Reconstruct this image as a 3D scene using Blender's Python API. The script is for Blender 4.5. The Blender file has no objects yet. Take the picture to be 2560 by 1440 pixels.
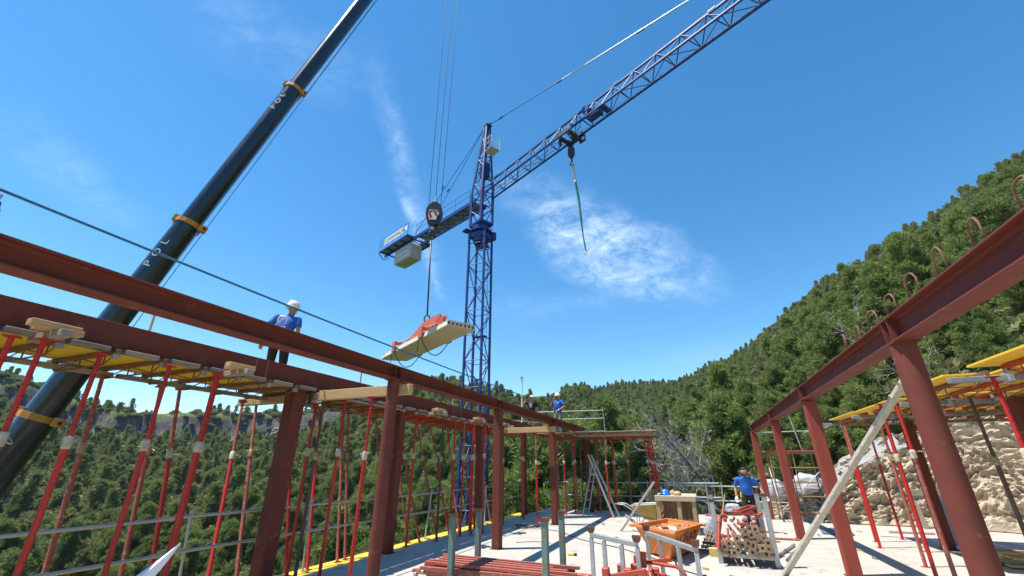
import bpy, bmesh, math, random
import numpy as np
from mathutils import Vector, Matrix, Euler, noise

SC = bpy.context.scene
COL = SC.collection
R = math.radians
rng = random.Random(7)

# ------------------------------------------------------------------ camera
PITCH, YAW, EYE = R(22.8), R(22.1), 1.65
cam_d = bpy.data.cameras.new('camera')
cam = bpy.data.objects.new('camera', cam_d)
COL.objects.link(cam)
cam.location = (0, 0, EYE)
cam.rotation_euler = (R(90) + PITCH, 0, YAW)
cam_d.sensor_width = 36.0
cam_d.lens = 36.0 * 1059.0 / 2560.0
cam_d.clip_start = 0.05
cam_d.clip_end = 3000
SC.camera = cam

# ------------------------------------------------------------------ light
SUN = Vector((-1.0, -0.55, 2.85)).normalized()
SUN_EL = math.asin(SUN.z)
SUN_AZ = math.atan2(SUN.x, SUN.y)
sun_d = bpy.data.lights.new('sun', 'SUN')
sun_d.energy = 5.0
sun_d.angle = R(0.53)
sun_d.color = (1.0, 0.95, 0.87)
sun = bpy.data.objects.new('sun', sun_d)
COL.objects.link(sun)
sun.rotation_euler = SUN.to_track_quat('Z', 'Y').to_euler()
sun.location = (-30, -20, 80)

SC.view_settings.view_transform = 'Standard'
SC.view_settings.look = 'None'
SC.view_settings.exposure = 0.72
SC.view_settings.gamma = 1.0
SC.view_settings.use_curve_mapping = False
SC.cycles.use_denoising = True
SC.cycles.use_adaptive_sampling = True
SC.cycles.adaptive_threshold = 0.015
SC.cycles.max_bounces = 6
SC.cycles.diffuse_bounces = 3
SC.cycles.glossy_bounces = 3
SC.cycles.transmission_bounces = 3
SC.cycles.transparent_max_bounces = 6
SC.cycles.volume_bounces = 0
SC.cycles.caustics_reflective = False
SC.cycles.caustics_refractive = False

# ---- sky: clear blue with high thin cirrus, all of it given by direction
def cam_dir(u, v):
    """direction of the sky seen at a picture point, used to say where the cirrus stands"""
    f = Vector((-math.sin(YAW) * math.cos(PITCH), math.cos(YAW) * math.cos(PITCH), math.sin(PITCH)))
    r = Vector((math.cos(YAW), math.sin(YAW), 0))
    up = r.cross(f)
    return (f * 1059 + r * (u - 1280) - up * (v - 720)).normalized()

W = bpy.data.worlds.new('World')
SC.world = W
W.use_nodes = True
wt = W.node_tree
wt.nodes.clear()
def wn(t, **k):
    n = wt.nodes.new(t)
    for a, b in k.items():
        setattr(n, a, b)
    return n
def wl(a, b):
    wt.links.new(a, b)
def wmath(op, a, b=None, clamp=False):
    n = wn('ShaderNodeMath', operation=op)
    n.use_clamp = clamp
    for i, x in enumerate((a, b)):
        if x is None:
            continue
        if isinstance(x, (int, float)):
            n.inputs[i].default_value = x
        else:
            wl(x, n.inputs[i])
    return n.outputs[0]
def wdot(vec):
    n = wn('ShaderNodeVectorMath', operation='DOT_PRODUCT')
    wl(gen, n.inputs[0])
    n.inputs[1].default_value = vec
    return n.outputs['Value']
gen = wn('ShaderNodeTexCoord').outputs['Generated']
sky = wn('ShaderNodeTexSky', sky_type='NISHITA')
sky.sun_disc = False
sky.sun_elevation = SUN_EL
sky.sun_rotation = SUN_AZ
sky.altitude = 600
sky.air_density = 1.0
sky.dust_density = 0.1
sky.ozone_density = 2.0

def wnoise(mat_rows, scale, detail, rough, dist=0.0):
    comb = wn('ShaderNodeCombineXYZ')
    for i, row in enumerate(mat_rows):
        wl(wdot(row), comb.inputs[i])
    n = wn('ShaderNodeTexNoise')
    n.inputs['Scale'].default_value = scale
    n.inputs['Detail'].default_value = detail
    n.inputs['Roughness'].default_value = rough
    n.inputs['Distortion'].default_value = dist
    wl(comb.outputs[0], n.inputs['Vector'])
    return n.outputs['Fac']
def wramp(x, lo, hi):
    n = wn('ShaderNodeMapRange', interpolation_type='SMOOTHSTEP')
    wl(x, n.inputs['Value'])
    n.inputs['From Min'].default_value = lo
    n.inputs['From Max'].default_value = hi
    return n.outputs[0]

# two shared noises keep the sky cheap: one soft that bends the edges, one fibrous that frays them
cc = cam_dir(1535, 640); cx_ = (cam_dir(1740, 575) - cc).normalized(); cy_ = cc.cross(cx_).normalized()
SOFT = wnoise((cx_ * .8, cy_, cc), 7.0, 3, 0.55)
FIBRE = wnoise((cx_ * .75 + cy_ * .3, cy_ * 1.2 - cx_ * .45, cc * 1.0), 21.0, 9, 0.72, 0.35)
FRAY = wramp(FIBRE, 0.26, 0.88)
BEND = wmath('SUBTRACT', SOFT, 0.5)

def streak(a, b, width, feather, strength, w2=None):
    """a long thin band of cirrus from direction a to direction b"""
    a = cam_dir(*a); b = cam_dir(*b)
    n = a.cross(b).normalized(); m = (a + b).normalized(); t = n.cross(m).normalized()
    half = a.angle(b) / 2
    across = wmath('ADD', wdot(n), wmath('MULTIPLY', BEND, width * .9))
    along = wmath('DIVIDE', wdot(t), math.sin(half))
    body = wmath('SUBTRACT', 1.0, wmath('DIVIDE', wmath('ABSOLUTE', across), width), True)
    ends = wramp(wmath('SUBTRACT', 1.0, wmath('ABSOLUTE', along)), 0.0, feather)
    return wmath('MULTIPLY', wmath('MULTIPLY', wmath('MULTIPLY', body, ends), strength), wmath('GREATER_THAN', wdot(m), 0.2))

def patch(c, e1, e2, strength):
    """a soft fan of cirrus round direction c; e1, e2 mark its half axes"""
    c = cam_dir(*c); e1 = cam_dir(*e1) - c; e2 = cam_dir(*e2) - c
    u1 = e1 / e1.length_squared; u2 = e2 / e2.length_squared
    x = wmath('SUBTRACT', wdot(u1), u1.dot(c)); y = wmath('SUBTRACT', wdot(u2), u2.dot(c))
    r = wmath('ADD', wmath('MULTIPLY', x, x), wmath('MULTIPLY', y, y))
    r = wmath('ADD', r, wmath('MULTIPLY', BEND, 1.6))
    fall = wramp(wmath('SUBTRACT', 1.0, r), 0.0, 1.1)
    return wmath('MULTIPLY', wmath('MULTIPLY', fall, strength), wmath('GREATER_THAN', wdot(c), 0.2))

cov = patch((1545, 630), (1800, 560), (1510, 745), 0.44)
for extra in (
    patch((1430, 540), (1650, 490), (1400, 640), 0.22),
    patch((1500, 690), (1660, 660), (1490, 735), 0.22),
    streak((905, 40), (1115, 790), 0.036, 0.8, 0.22),
    streak((985, 430), (1118, 775), 0.015, 0.6, 0.32),
    streak((330, -60), (1000, 260), 0.08, 0.8, 0.12),
    streak((-60, 230), (400, 620), 0.05, 0.8, 0.14),
    streak((1100, 800), (1750, 715), 0.04, 0.8, 0.12),
    streak((1600, 905), (2000, 870), 0.04, 0.8, 0.10),
):
    cov = wmath('ADD', cov, extra)
cov = wmath('MULTIPLY', cov, FRAY)
cov = wmath('MINIMUM', cov, 0.85)
cmix = wn('ShaderNodeMix', data_type='RGBA')
wl(cov, cmix.inputs['Factor'])
hsv = wn('ShaderNodeHueSaturation')
hsv.inputs['Hue'].default_value = 0.492
hsv.inputs['Value'].default_value = 0.90
hsv.inputs['Saturation'].default_value = 1.30
wl(sky.outputs[0], hsv.inputs['Color'])
wl(hsv.outputs[0], cmix.inputs['A'])
cmix.inputs['B'].default_value = (6.6, 7.6, 8.8, 1)
bg = wn('ShaderNodeBackground')
bg.inputs['Strength'].default_value = 0.15
wl(cmix.outputs['Result'], bg.inputs['Color'])
W.cycles.sampling_method = 'MANUAL'
W.cycles.sample_map_resolution = 256
wo = wn('ShaderNodeOutputWorld')
wl(bg.outputs[0], wo.inputs['Surface'])

# ------------------------------------------------------------------ materials
MATS = {}
def mat(name, col, rough=0.6, metal=0.0, var=0.0, vscale=8.0, col2=None, bump=0.0, bscale=40.0, spec=0.5, stretch=None, island=0.0, coat=0.0,
        spots=None, sscale=14.0, sfill=0.62, coord='Object', detail=6):
    """procedural paint, timber, stone ...: two colours mixed by noise, worn spots of a third, fine relief"""
    if name in MATS:
        return MATS[name]
    m = bpy.data.materials.new(name)
    m.use_nodes = True
    nt = m.node_tree
    b = nt.nodes['Principled BSDF']
    b.inputs['Roughness'].default_value = rough
    b.inputs['Metallic'].default_value = metal
    b.inputs['Specular IOR Level'].default_value = spec
    if coat:
        b.inputs['Coat Weight'].default_value = coat
        b.inputs['Coat Roughness'].default_value = 0.12
    tc = nt.nodes.new('ShaderNodeTexCoord')
    vec = tc.outputs[coord]
    oi = nt.nodes.new('ShaderNodeObjectInfo')
    add = nt.nodes.new('ShaderNodeVectorMath'); add.operation = 'MULTIPLY_ADD'
    nt.links.new(vec, add.inputs[0])
    add.inputs[1].default_value = stretch or (1, 1, 1)
    cmb = nt.nodes.new('ShaderNodeVectorMath'); cmb.operation = 'SCALE'
    cmb.inputs[0].default_value = (17.3, 9.1, 23.7)
    nt.links.new(oi.outputs['Random'], cmb.inputs['Scale'])
    nt.links.new(cmb.outputs[0], add.inputs[2])
    vec = add.outputs[0]
    c2 = col2 or tuple(c * (1 - var) for c in col)
    n = nt.nodes.new('ShaderNodeTexNoise')
    n.inputs['Scale'].default_value = vscale
    n.inputs['Detail'].default_value = detail
    n.inputs['Roughness'].default_value = 0.62
    nt.links.new(vec, n.inputs['Vector'])
    mr = nt.nodes.new('ShaderNodeMapRange')
    mr.inputs['From Min'].default_value = 0.32
    mr.inputs['From Max'].default_value = 0.68
    nt.links.new(n.outputs['Fac'], mr.inputs['Value'])
    mx = nt.nodes.new('ShaderNodeMix'); mx.data_type = 'RGBA'
    mx.inputs['A'].default_value = (*col, 1)
    mx.inputs['B'].default_value = (*c2, 1)
    nt.links.new(mr.outputs[0], mx.inputs['Factor'])
    out = mx.outputs['Result']
    if spots:
        n2 = nt.nodes.new('ShaderNodeTexNoise')
        n2.inputs['Scale'].default_value = sscale
        n2.inputs['Detail'].default_value = 8
        n2.inputs['Roughness'].default_value = 0.7
        nt.links.new(vec, n2.inputs['Vector'])
        r2 = nt.nodes.new('ShaderNodeMapRange')
        r2.inputs['From Min'].default_value = sfill
        r2.inputs['From Max'].default_value = sfill + 0.06
        nt.links.new(n2.outputs['Fac'], r2.inputs['Value'])
        m2 = nt.nodes.new('ShaderNodeMix'); m2.data_type = 'RGBA'
        nt.links.new(r2.outputs[0], m2.inputs['Factor'])
        nt.links.new(out, m2.inputs['A'])
        m2.inputs['B'].default_value = (*spots, 1)
        out = m2.outputs['Result']
    if island:
        hv = nt.nodes.new('ShaderNodeHueSaturation')
        ma = nt.nodes.new('ShaderNodeMapRange')
        ma.inputs['To Min'].default_value = 1 - island
        ma.inputs['To Max'].default_value = 1 + island
        nt.links.new(oi.outputs['Random'], ma.inputs['Value'])
        nt.links.new(ma.outputs[0], hv.inputs['Value'])
        nt.links.new(out, hv.inputs['Color'])
        out = hv.outputs[0]
    nt.links.new(out, b.inputs['Base Color'])
    rr = nt.nodes.new('ShaderNodeMapRange')
    rr.inputs['To Min'].default_value = max(0.05, rough - 0.12)
    rr.inputs['To Max'].default_value = min(1, rough + 0.12)
    nt.links.new(n.outputs['Fac'], rr.inputs['Value'])
    nt.links.new(rr.outputs[0], b.inputs['Roughness'])
    if bump:
        nb = nt.nodes.new('ShaderNodeTexNoise')
        nb.inputs['Scale'].default_value = bscale
        nb.inputs['Detail'].default_value = 5
        nt.links.new(vec, nb.inputs['Vector'])
        bu = nt.nodes.new('ShaderNodeBump')
        bu.inputs['Strength'].default_value = bump
        bu.inputs['Distance'].default_value = 0.02
        nt.links.new(nb.outputs['Fac'], bu.inputs['Height'])
        nt.links.new(bu.outputs[0], b.inputs['Normal'])
    MATS[name] = m
    return m

def text_meshes(strings):
    out = {}
    tmp = []
    for t in strings:
        cu = bpy.data.curves.new('lettering', 'FONT'); cu.body = t; cu.size = 1; cu.align_x = 'CENTER'; cu.align_y = 'CENTER'; cu.extrude = .01; cu.resolution_u = 4
        o = bpy.data.objects.new('lettering', cu); COL.objects.link(o); tmp.append((t, o))
    bpy.context.view_layer.update()
    dg = bpy.context.evaluated_depsgraph_get()
    for t, o in tmp:
        out[t] = bpy.data.meshes.new_from_object(o.evaluated_get(dg))
        bpy.data.objects.remove(o)
    return out
TEXTS = text_meshes(['COGRAMALSA', 'cogramalsa', 'P', 'O', 'L', 'POL', 'NORAT', 'N'])

def leaf_mat(name, c1, c2, c3):
    m = bpy.data.materials.new(name)
    m.use_nodes = True
    nt = m.node_tree
    nt.nodes.clear()
    at_ = nt.nodes.new('ShaderNodeAttribute'); at_.attribute_name = 'tint'
    oi = nt.nodes.new('ShaderNodeObjectInfo')
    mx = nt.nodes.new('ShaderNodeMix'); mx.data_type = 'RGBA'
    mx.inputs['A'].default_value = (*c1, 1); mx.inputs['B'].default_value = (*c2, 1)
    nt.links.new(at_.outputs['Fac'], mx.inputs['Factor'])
    m2 = nt.nodes.new('ShaderNodeMix'); m2.data_type = 'RGBA'
    mr = nt.nodes.new('ShaderNodeMapRange'); mr.inputs['To Max'].default_value = 0.75
    nt.links.new(oi.outputs['Random'], mr.inputs['Value'])
    nt.links.new(mr.outputs[0], m2.inputs['Factor'])
    nt.links.new(mx.outputs['Result'], m2.inputs['A'])
    m2.inputs['B'].default_value = (*c3, 1)
    d = nt.nodes.new('ShaderNodeBsdfDiffuse')
    t = nt.nodes.new('ShaderNodeBsdfTranslucent')
    nt.links.new(m2.outputs['Result'], d.inputs['Color'])
    nt.links.new(m2.outputs['Result'], t.inputs['Color'])
    ms = nt.nodes.new('ShaderNodeMixShader'); ms.inputs[0].default_value = 0.3
    nt.links.new(d.outputs[0], ms.inputs[1]); nt.links.new(t.outputs[0], ms.inputs[2])
    o = nt.nodes.new('ShaderNodeOutputMaterial')
    nt.links.new(ms.outputs[0], o.inputs['Surface'])
    MATS[name] = m
    return m

# ------------------------------------------------------------------ building helpers
WL = {}          # world place of each object's own zero, for parts built in world coordinates
UP = Vector((0, 0, 1))
def V(*a):
    return Vector(a[0]) if len(a) == 1 else Vector(a)

def frame(p, q, roll=0.0, side=None):
    p, q = V(p), V(q)
    z = (q - p).normalized()
    s = V(side) if side is not None else (UP if abs(z.z) < 0.95 else Vector((0, 1, 0)))
    x = s.cross(z).normalized()
    y = z.cross(x)
    M = Matrix((x, y, z)).transposed().to_4x4()
    M.translation = p
    if roll:
        M = M @ Matrix.Rotation(roll, 4, 'Z')
    return M

class MB:
    """collects shapes for ONE mesh object"""
    def __init__(s):
        s.v = []; s.f = []
    def add(s, vs, fs):
        o = len(s.v)
        s.v.extend([tuple(x) for x in vs]); s.f.extend([tuple(i + o for i in f) for f in fs])
        return s
    def box(s, c, size, M=None, bev=0.0):
        hx, hy, hz = size[0] / 2, size[1] / 2, size[2] / 2
        c = V(c)
        if bev <= 0:
            vs = [V(x, y, z) for z in (-hz, hz) for y in (-hy, hy) for x in (-hx, hx)]
            fs = [(0, 2, 3, 1), (4, 5, 7, 6), (0, 1, 5, 4), (2, 6, 7, 3), (0, 4, 6, 2), (1, 3, 7, 5)]
        else:
            b = min(bev, hx * .9, hy * .9, hz * .9)
            bm = bmesh.new(); bmesh.ops.create_cube(bm, size=1)
            for w in bm.verts: w.co = V(w.co.x * size[0], w.co.y * size[1], w.co.z * size[2])
            bmesh.ops.bevel(bm, geom=bm.edges[:], offset=b, segments=1, affect='EDGES', profile=0.5)
            bm.verts.index_update()
            vs = [w.co.copy() for w in bm.verts]; fs = [[w.index for w in f.verts] for f in bm.faces]; bm.free()
        if M is not None:
            vs = [M @ (x + c) for x in vs]
        else:
            vs = [x + c for x in vs]
        return s.add(vs, fs)
    def bar(s, p, q, w, h, roll=0.0, side=None, bev=0.0):
        M = frame(p, q, roll, side); L = (V(q) - V(p)).length
        return s.box((0, 0, L / 2), (w, h, L), M, bev)
    def cyl(s, p, q, r0, r1=None, n=10, caps=True, M=None):
        r1 = r0 if r1 is None else r1
        F = frame(p, q); L = (V(q) - V(p)).length
        if M is not None: F = M @ F
        vs = []
        for z, r in ((0, r0), (L, r1)):
            for k in range(n):
                a = 2 * math.pi * k / n
                vs.append(F @ V(r * math.cos(a), r * math.sin(a), z))
        fs = [(k, (k + 1) % n, n + (k + 1) % n, n + k) for k in range(n)]
        if caps: fs += [tuple(range(n - 1, -1, -1)), tuple(range(n, 2 * n))]
        return s.add(vs, fs)
    def tube(s, path, r, n=6, closed=False):
        P = [V(p) for p in path]; m = len(P); rr = r if isinstance(r, (list, tuple)) else [r] * m
        vs = []; prev = None
        for i in range(m):
            if closed: t = (P[(i + 1) % m] - P[i - 1]).normalized()
            else: t = (P[min(i + 1, m - 1)] - P[max(i - 1, 0)]).normalized()
            if prev is None:
                ref = UP if abs(t.z) < .9 else V(1, 0, 0)
                x = ref.cross(t).normalized()
            else:
                x = (prev - t * prev.dot(t)).normalized()
            prev = x; y = t.cross(x)
            for k in range(n):
                a = 2 * math.pi * k / n
                vs.append(P[i] + (x * math.cos(a) + y * math.sin(a)) * rr[i])
        fs = []
        for i in range(m if closed else m - 1):
            j = (i + 1) % m
            for k in range(n):
                fs.append((i * n + k, i * n + (k + 1) % n, j * n + (k + 1) % n, j * n + k))
        if not closed: fs += [tuple(range(n - 1, -1, -1)), tuple(range((m - 1) * n, m * n))]
        return s.add(vs, fs)
    def loft(s, rings, caps=True):
        n = len(rings[0]); vs = [p for r in rings for p in r]; fs = []
        for i in range(len(rings) - 1):
            for k in range(n):
                fs.append((i * n + k, i * n + (k + 1) % n, (i + 1) * n + (k + 1) % n, (i + 1) * n + k))
        if caps: fs += [tuple(range(n - 1, -1, -1)), tuple(range((len(rings) - 1) * n, len(rings) * n))]
        return s.add(vs, fs)
    def prism(s, poly, M, d):
        """poly in the XY plane of M, pushed d along M's Z"""
        return s.loft([[M @ V(x, y, 0) for x, y in poly], [M @ V(x, y, d) for x, y in poly]])
    def lathe(s, prof, M=None, n=16):
        M = M or Matrix()
        return s.loft([[M @ V(r * math.cos(2 * math.pi * k / n), r * math.sin(2 * math.pi * k / n), z) for k in range(n)] for r, z in prof])
    def build(s, name, material, parent=None, smooth=False, local=False, origin=None, label=None, cat=None, group=None, kind=None, autosmooth=None):
        vs = np.array(s.v, dtype=float).reshape(-1, 3)
        if parent is not None:
            off = Vector((0, 0, 0)) if local else WL.get(parent.name, Vector((0, 0, 0)))
        elif origin is not None: off = V(origin)
        elif local: off = Vector((0, 0, 0))
        else:
            mn, mx_ = vs.min(0), vs.max(0)
            off = V((mn[0] + mx_[0]) / 2, (mn[1] + mx_[1]) / 2, mn[2])
        me = bpy.data.meshes.new(name)
        me.from_pydata([tuple(x) for x in (vs - np.array(off))], [], s.f)
        me.materials.append(material)
        o = bpy.data.objects.new(name, me)
        COL.objects.link(o)
        if parent is not None: o.parent = parent
        else: o.location = off
        WL[o.name] = off.copy()
        if smooth:
            me.polygons.foreach_set('use_smooth', [True] * len(me.polygons))
            if autosmooth:
                me.set_sharp_from_angle(angle=R(autosmooth))
        tag(o, label, cat, group, kind)
        return o

def tag(o, label=None, cat=None, group=None, kind=None):
    if label: o['label'] = label
    if cat: o['category'] = cat
    if group: o['group'] = group
    if kind: o['kind'] = kind
    return o

def thing(name, label, cat, loc=(0, 0, 0), group=None, rotz=0.0):
    o = bpy.data.objects.new(name, None)
    COL.objects.link(o)
    o.empty_display_size = 0.2
    o.location = loc
    o.rotation_euler = (0, 0, rotz)
    WL[o.name] = V(loc)
    return tag(o, label, cat, group)

UNIT = {}
def unit_mesh(kind, material):
    k = (kind, material.name)
    if k not in UNIT:
        b = MB()
        if kind == 'box': b.box((0, 0, .5), (1, 1, 1))
        else: b.cyl((0, 0, 0), (0, 0, 1), 1, n=int(kind[3:]))
        me = bpy.data.meshes.new(kind + '_member')
        me.from_pydata(b.v, [], b.f)
        me.materials.append(material)
        if kind != 'box':
            me.polygons.foreach_set('use_smooth', [len(p.vertices) == 4 for p in me.polygons])
        UNIT[k] = me
    return UNIT[k]

def rod(name, p, q, r, material, parent=None, n=8, label=None, cat=None, group=None):
    """a round member of its own between two points (mesh data shared)"""
    o = bpy.data.objects.new(name, unit_mesh('cyl%d' % n, material))
    COL.objects.link(o)
    off = V(0, 0, 0)
    if parent is not None:
        o.parent = parent
        off = WL.get(parent.name, off)
    M = frame(p, q); M.translation = V(p) - off
    o.matrix_local = M @ Matrix.Diagonal((r, r, (V(q) - V(p)).length, 1))
    return tag(o, label, cat, group)

def beam(name, p, q, w, h, material, parent=None, roll=0.0, side=None, label=None, cat=None, group=None):
    """a square-cut member of its own between two points (mesh data shared)"""
    o = bpy.data.objects.new(name, unit_mesh('box', material))
    COL.objects.link(o)
    off = V(0, 0, 0)
    if parent is not None:
        o.parent = parent
        off = WL.get(parent.name, off)
    M = frame(p, q, roll, side); M.translation = V(p) - off
    o.matrix_local = M @ Matrix.Diagonal((w, h, (V(q) - V(p)).length, 1))
    return tag(o, label, cat, group)

def copy_tree(o, parent=None):
    c = o.copy()
    COL.objects.link(c)
    c.parent = parent
    for ch in o.children:
        copy_tree(ch, c)
    return c

ORD = ('first second third fourth fifth sixth seventh eighth ninth tenth eleventh twelfth thirteenth fourteenth fifteenth sixteenth seventeenth '
       'eighteenth nineteenth twentieth twenty-first twenty-second twenty-third twenty-fourth twenty-fifth twenty-sixth twenty-seventh '
       'twenty-eighth twenty-ninth thirtieth').split()

def hide_sources(objs):
    """take prototype objects back out of the scene"""
    for o in objs:
        for c in list(o.users_collection):
            c.objects.unlink(o)

# ---- noise on arrays
def hash2(ix, iy, seed):
    h = (ix * 374761393 + iy * 668265263 + seed * 974711) & 0xFFFFFFFF
    h = ((h ^ (h >> 13)) * 1274126177) & 0xFFFFFFFF
    return ((h ^ (h >> 16)) & 0xFFFF) / 65535.0
def vnoise(x, y, seed=0):
    ix = np.floor(x).astype(np.int64); iy = np.floor(y).astype(np.int64)
    fx = x - ix; fy = y - iy
    fx = fx * fx * (3 - 2 * fx); fy = fy * fy * (3 - 2 * fy)
    a = hash2(ix, iy, seed); b = hash2(ix + 1, iy, seed); c = hash2(ix, iy + 1, seed); d = hash2(ix + 1, iy + 1, seed)
    return (a * (1 - fx) + b * fx) * (1 - fy) + (c * (1 - fx) + d * fx) * fy
def fbm(x, y, seed=0, oct=5, gain=0.5):
    s = 0; a = 1; t = 0
    for k in range(oct):
        s = s + a * vnoise(x * 2 ** k, y * 2 ** k, seed + k * 31); t += a; a *= gain
    return s / t
def sstep(a, b, x):
    t = np.clip((x - a) / (b - a), 0, 1)
    return t * t * (3 - 2 * t)
# ------------------------------------------------------------------ terrain
AZ = np.array([-180, -130, -100, -72.8, -65.5, -58, -49.4, -41.6, -31, -25, -19, -14.7, -8, -1, 6.7, 12, 18.3, 26, 34, 50, 80, 120, 150, 180.])
#             near   rv    zv    R     el
TK = np.array([
    [-0.8, 60, -6, 260, 2.0], [-2.5, 60, -14, 260, 4.0], [-3, 58, -17, 255, 6.0], [-3.2, 56, -17, 235, 7.4], [-3.2, 54, -17, 225, 5.2], [-3.2, 52, -16, 225, 5.1],
    [-3.2, 50, -15, 220, 5.6], [-3.2, 48, -13, 200, 7.1], [-3.0, 46, -11, 170, 9.1], [-3, 44, -10, 165, 8.3], [-2.6, 42, -8, 175, 6.6], [-2.2, 40, -6, 235, 8.3], [-1.8, 38, -4, 245, 9.2],
    [-1.2, 34, -2, 235, 9.1], [-0.8, 30, 0.5, 195, 11.9], [-0.6, 27, 2, 170, 15.6], [-0.4, 25, 3.0, 150, 19.0], [-0.3, 24, 4, 138, 21.7], [-0.3, 24, 5, 130, 24.0], [-0.3, 24, 6, 120, 26],
    [-0.3, 26, 6, 100, 24], [-0.4, 30, 4, 140, 14], [-0.6, 40, 0, 200, 6], [-0.8, 60, -6, 260, 2.0]])
def terrain_z(x, y):
    x = np.asarray(x, float); y = np.asarray(y, float)
    az = np.degrees(np.arctan2(x, y)); r = np.hypot(x, y) + 1e-6
    near, rv, zv, RR, el = (np.interp(az, AZ, TK[:, k]) for k in range(5))
    zr = EYE + RR * np.tan(np.radians(el))
    t = np.clip((r - rv) / (RR - rv), 0, 1)
    cliff = sstep(-78, -68, az) * (1 - sstep(-46, -40, az))
    s1 = t ** 1.12
    tt = t + 0.10 * (fbm(az * .35, r * .01, 91, 4) - .5)
    s2 = t * .74 + .24 * sstep(.930, .958, tt) + .02 * sstep(.96, 1, t)
    s = s1 * (1 - cliff) + s2 * cliff
    z = zv + (zr - zv) * s
    zin = near + (zv - near) * sstep(9, 1, (rv - r) * 8 / rv)
    z = np.where(r < rv, near + (zv - near) * sstep(9, rv, r), z)
    z = np.where(r > RR, zr - (r - RR) * 0.22, z)
    bump = (fbm(x / 26, y / 26, 3, 5) - .5) * 9 + (fbm(x / 7, y / 7, 17, 4) - .5) * 2.2
    z = z + bump * sstep(26, 60, r) * (1 - 0.75 * sstep(.8, 1.0, t)) + (fbm(x / 9, y / 9, 23, 4) - .5) * 5.0 * sstep(.85, 1, t) * (r <= RR * 1.2)
    # under and beside the slab the ground stays low
    dx = np.maximum(np.maximum(-6.6 - x, x - 9.5), 0); dy = np.maximum(np.maximum(-8 - y, y - 19.6), 0)
    d = np.hypot(dx, dy)
    k = sstep(0, 7, d)
    return (near - .3) * (1 - k) + z * k

az_list = np.radians(np.concatenate([np.arange(-95, 60, 0.5), np.arange(60, 265, 3.0)]))
rr_list = np.concatenate([[2.5, 5, 7, 9], np.geomspace(10.5, 300, 210), [330]])
A_, R_ = np.meshgrid(az_list, rr_list, indexing='ij')
TX = R_ * np.sin(A_); TY = R_ * np.cos(A_); TZ = terrain_z(TX, TY)
na, nr = A_.shape
tv = np.stack([TX, TY, TZ], -1).reshape(-1, 3)
tf = []
for i in range(na):
    j = (i + 1) % na
    for k in range(nr - 1):
        tf.append((i * nr + k, j * nr + k, j * nr + k + 1, i * nr + k + 1))
tf.append(tuple(i * nr for i in range(na - 1, -1, -1)))
tm = bpy.data.meshes.new('terrain')
tm.from_pydata(tv.tolist(), [], tf)
tm.polygons.foreach_set('use_smooth', [True] * len(tm.polygons))
terrain = bpy.data.objects.new('terrain', tm)
COL.objects.link(terrain)
terrain['kind'] = 'structure'
def terrain_material():
    m = bpy.data.materials.new('hillside')
    m.use_nodes = True
    nt = m.node_tree; b = nt.nodes['Principled BSDF']
    b.inputs['Roughness'].default_value = 0.95; b.inputs['Specular IOR Level'].default_value = 0.1
    tc = nt.nodes.new('ShaderNodeTexCoord')
    def nz(sc, det, rough=.6):
        n = nt.nodes.new('ShaderNodeTexNoise'); n.inputs['Scale'].default_value = sc; n.inputs['Detail'].default_value = det
        n.inputs['Roughness'].default_value = rough
        nt.links.new(tc.outputs['Object'], n.inputs['Vector']); return n.outputs['Fac']
    def ramp(x, lo, hi):
        r = nt.nodes.new('ShaderNodeMapRange'); r.inputs['From Min'].default_value = lo; r.inputs['From Max'].default_value = hi
        nt.links.new(x, r.inputs['Value']); return r.outputs[0]
    def mix(f, a, c):
        x = nt.nodes.new('ShaderNodeMix'); x.data_type = 'RGBA'
        nt.links.new(f, x.inputs['Factor'])
        for s_, k in ((a, 'A'), (c, 'B')):
            if isinstance(s_, tuple): x.inputs[k].default_value = (*s_, 1)
            else: nt.links.new(s_, x.inputs[k])
        return x.outputs['Result']
    green = mix(ramp(nz(.9, 8), .35, .65), (.065, .095, .030), (.13, .155, .06))
    soil = mix(ramp(nz(.35, 6), .52, .66), green, (.27, .23, .155))
    rock = mix(ramp(nz(.8, 9, .7), .38, .62), (.040, .042, .045), (.115, .112, .105))
    g = nt.nodes.new('ShaderNodeNewGeometry')
    sx = nt.nodes.new('ShaderNodeSeparateXYZ'); nt.links.new(g.outputs['Normal'], sx.inputs[0])
    steep = ramp(sx.outputs['Z'], .80, .68)
    nt.links.new(mix(steep, soil, rock), b.inputs['Base Color'])
    bu = nt.nodes.new('ShaderNodeBump'); bu.inputs['Strength'].default_value = .8; bu.inputs['Distance'].default_value = .5
    nt.links.new(nz(1.6, 8, .65), bu.inputs['Height']); nt.links.new(bu.outputs[0], b.inputs['Normal'])
    return m
tm.materials.append(terrain_material())

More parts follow.
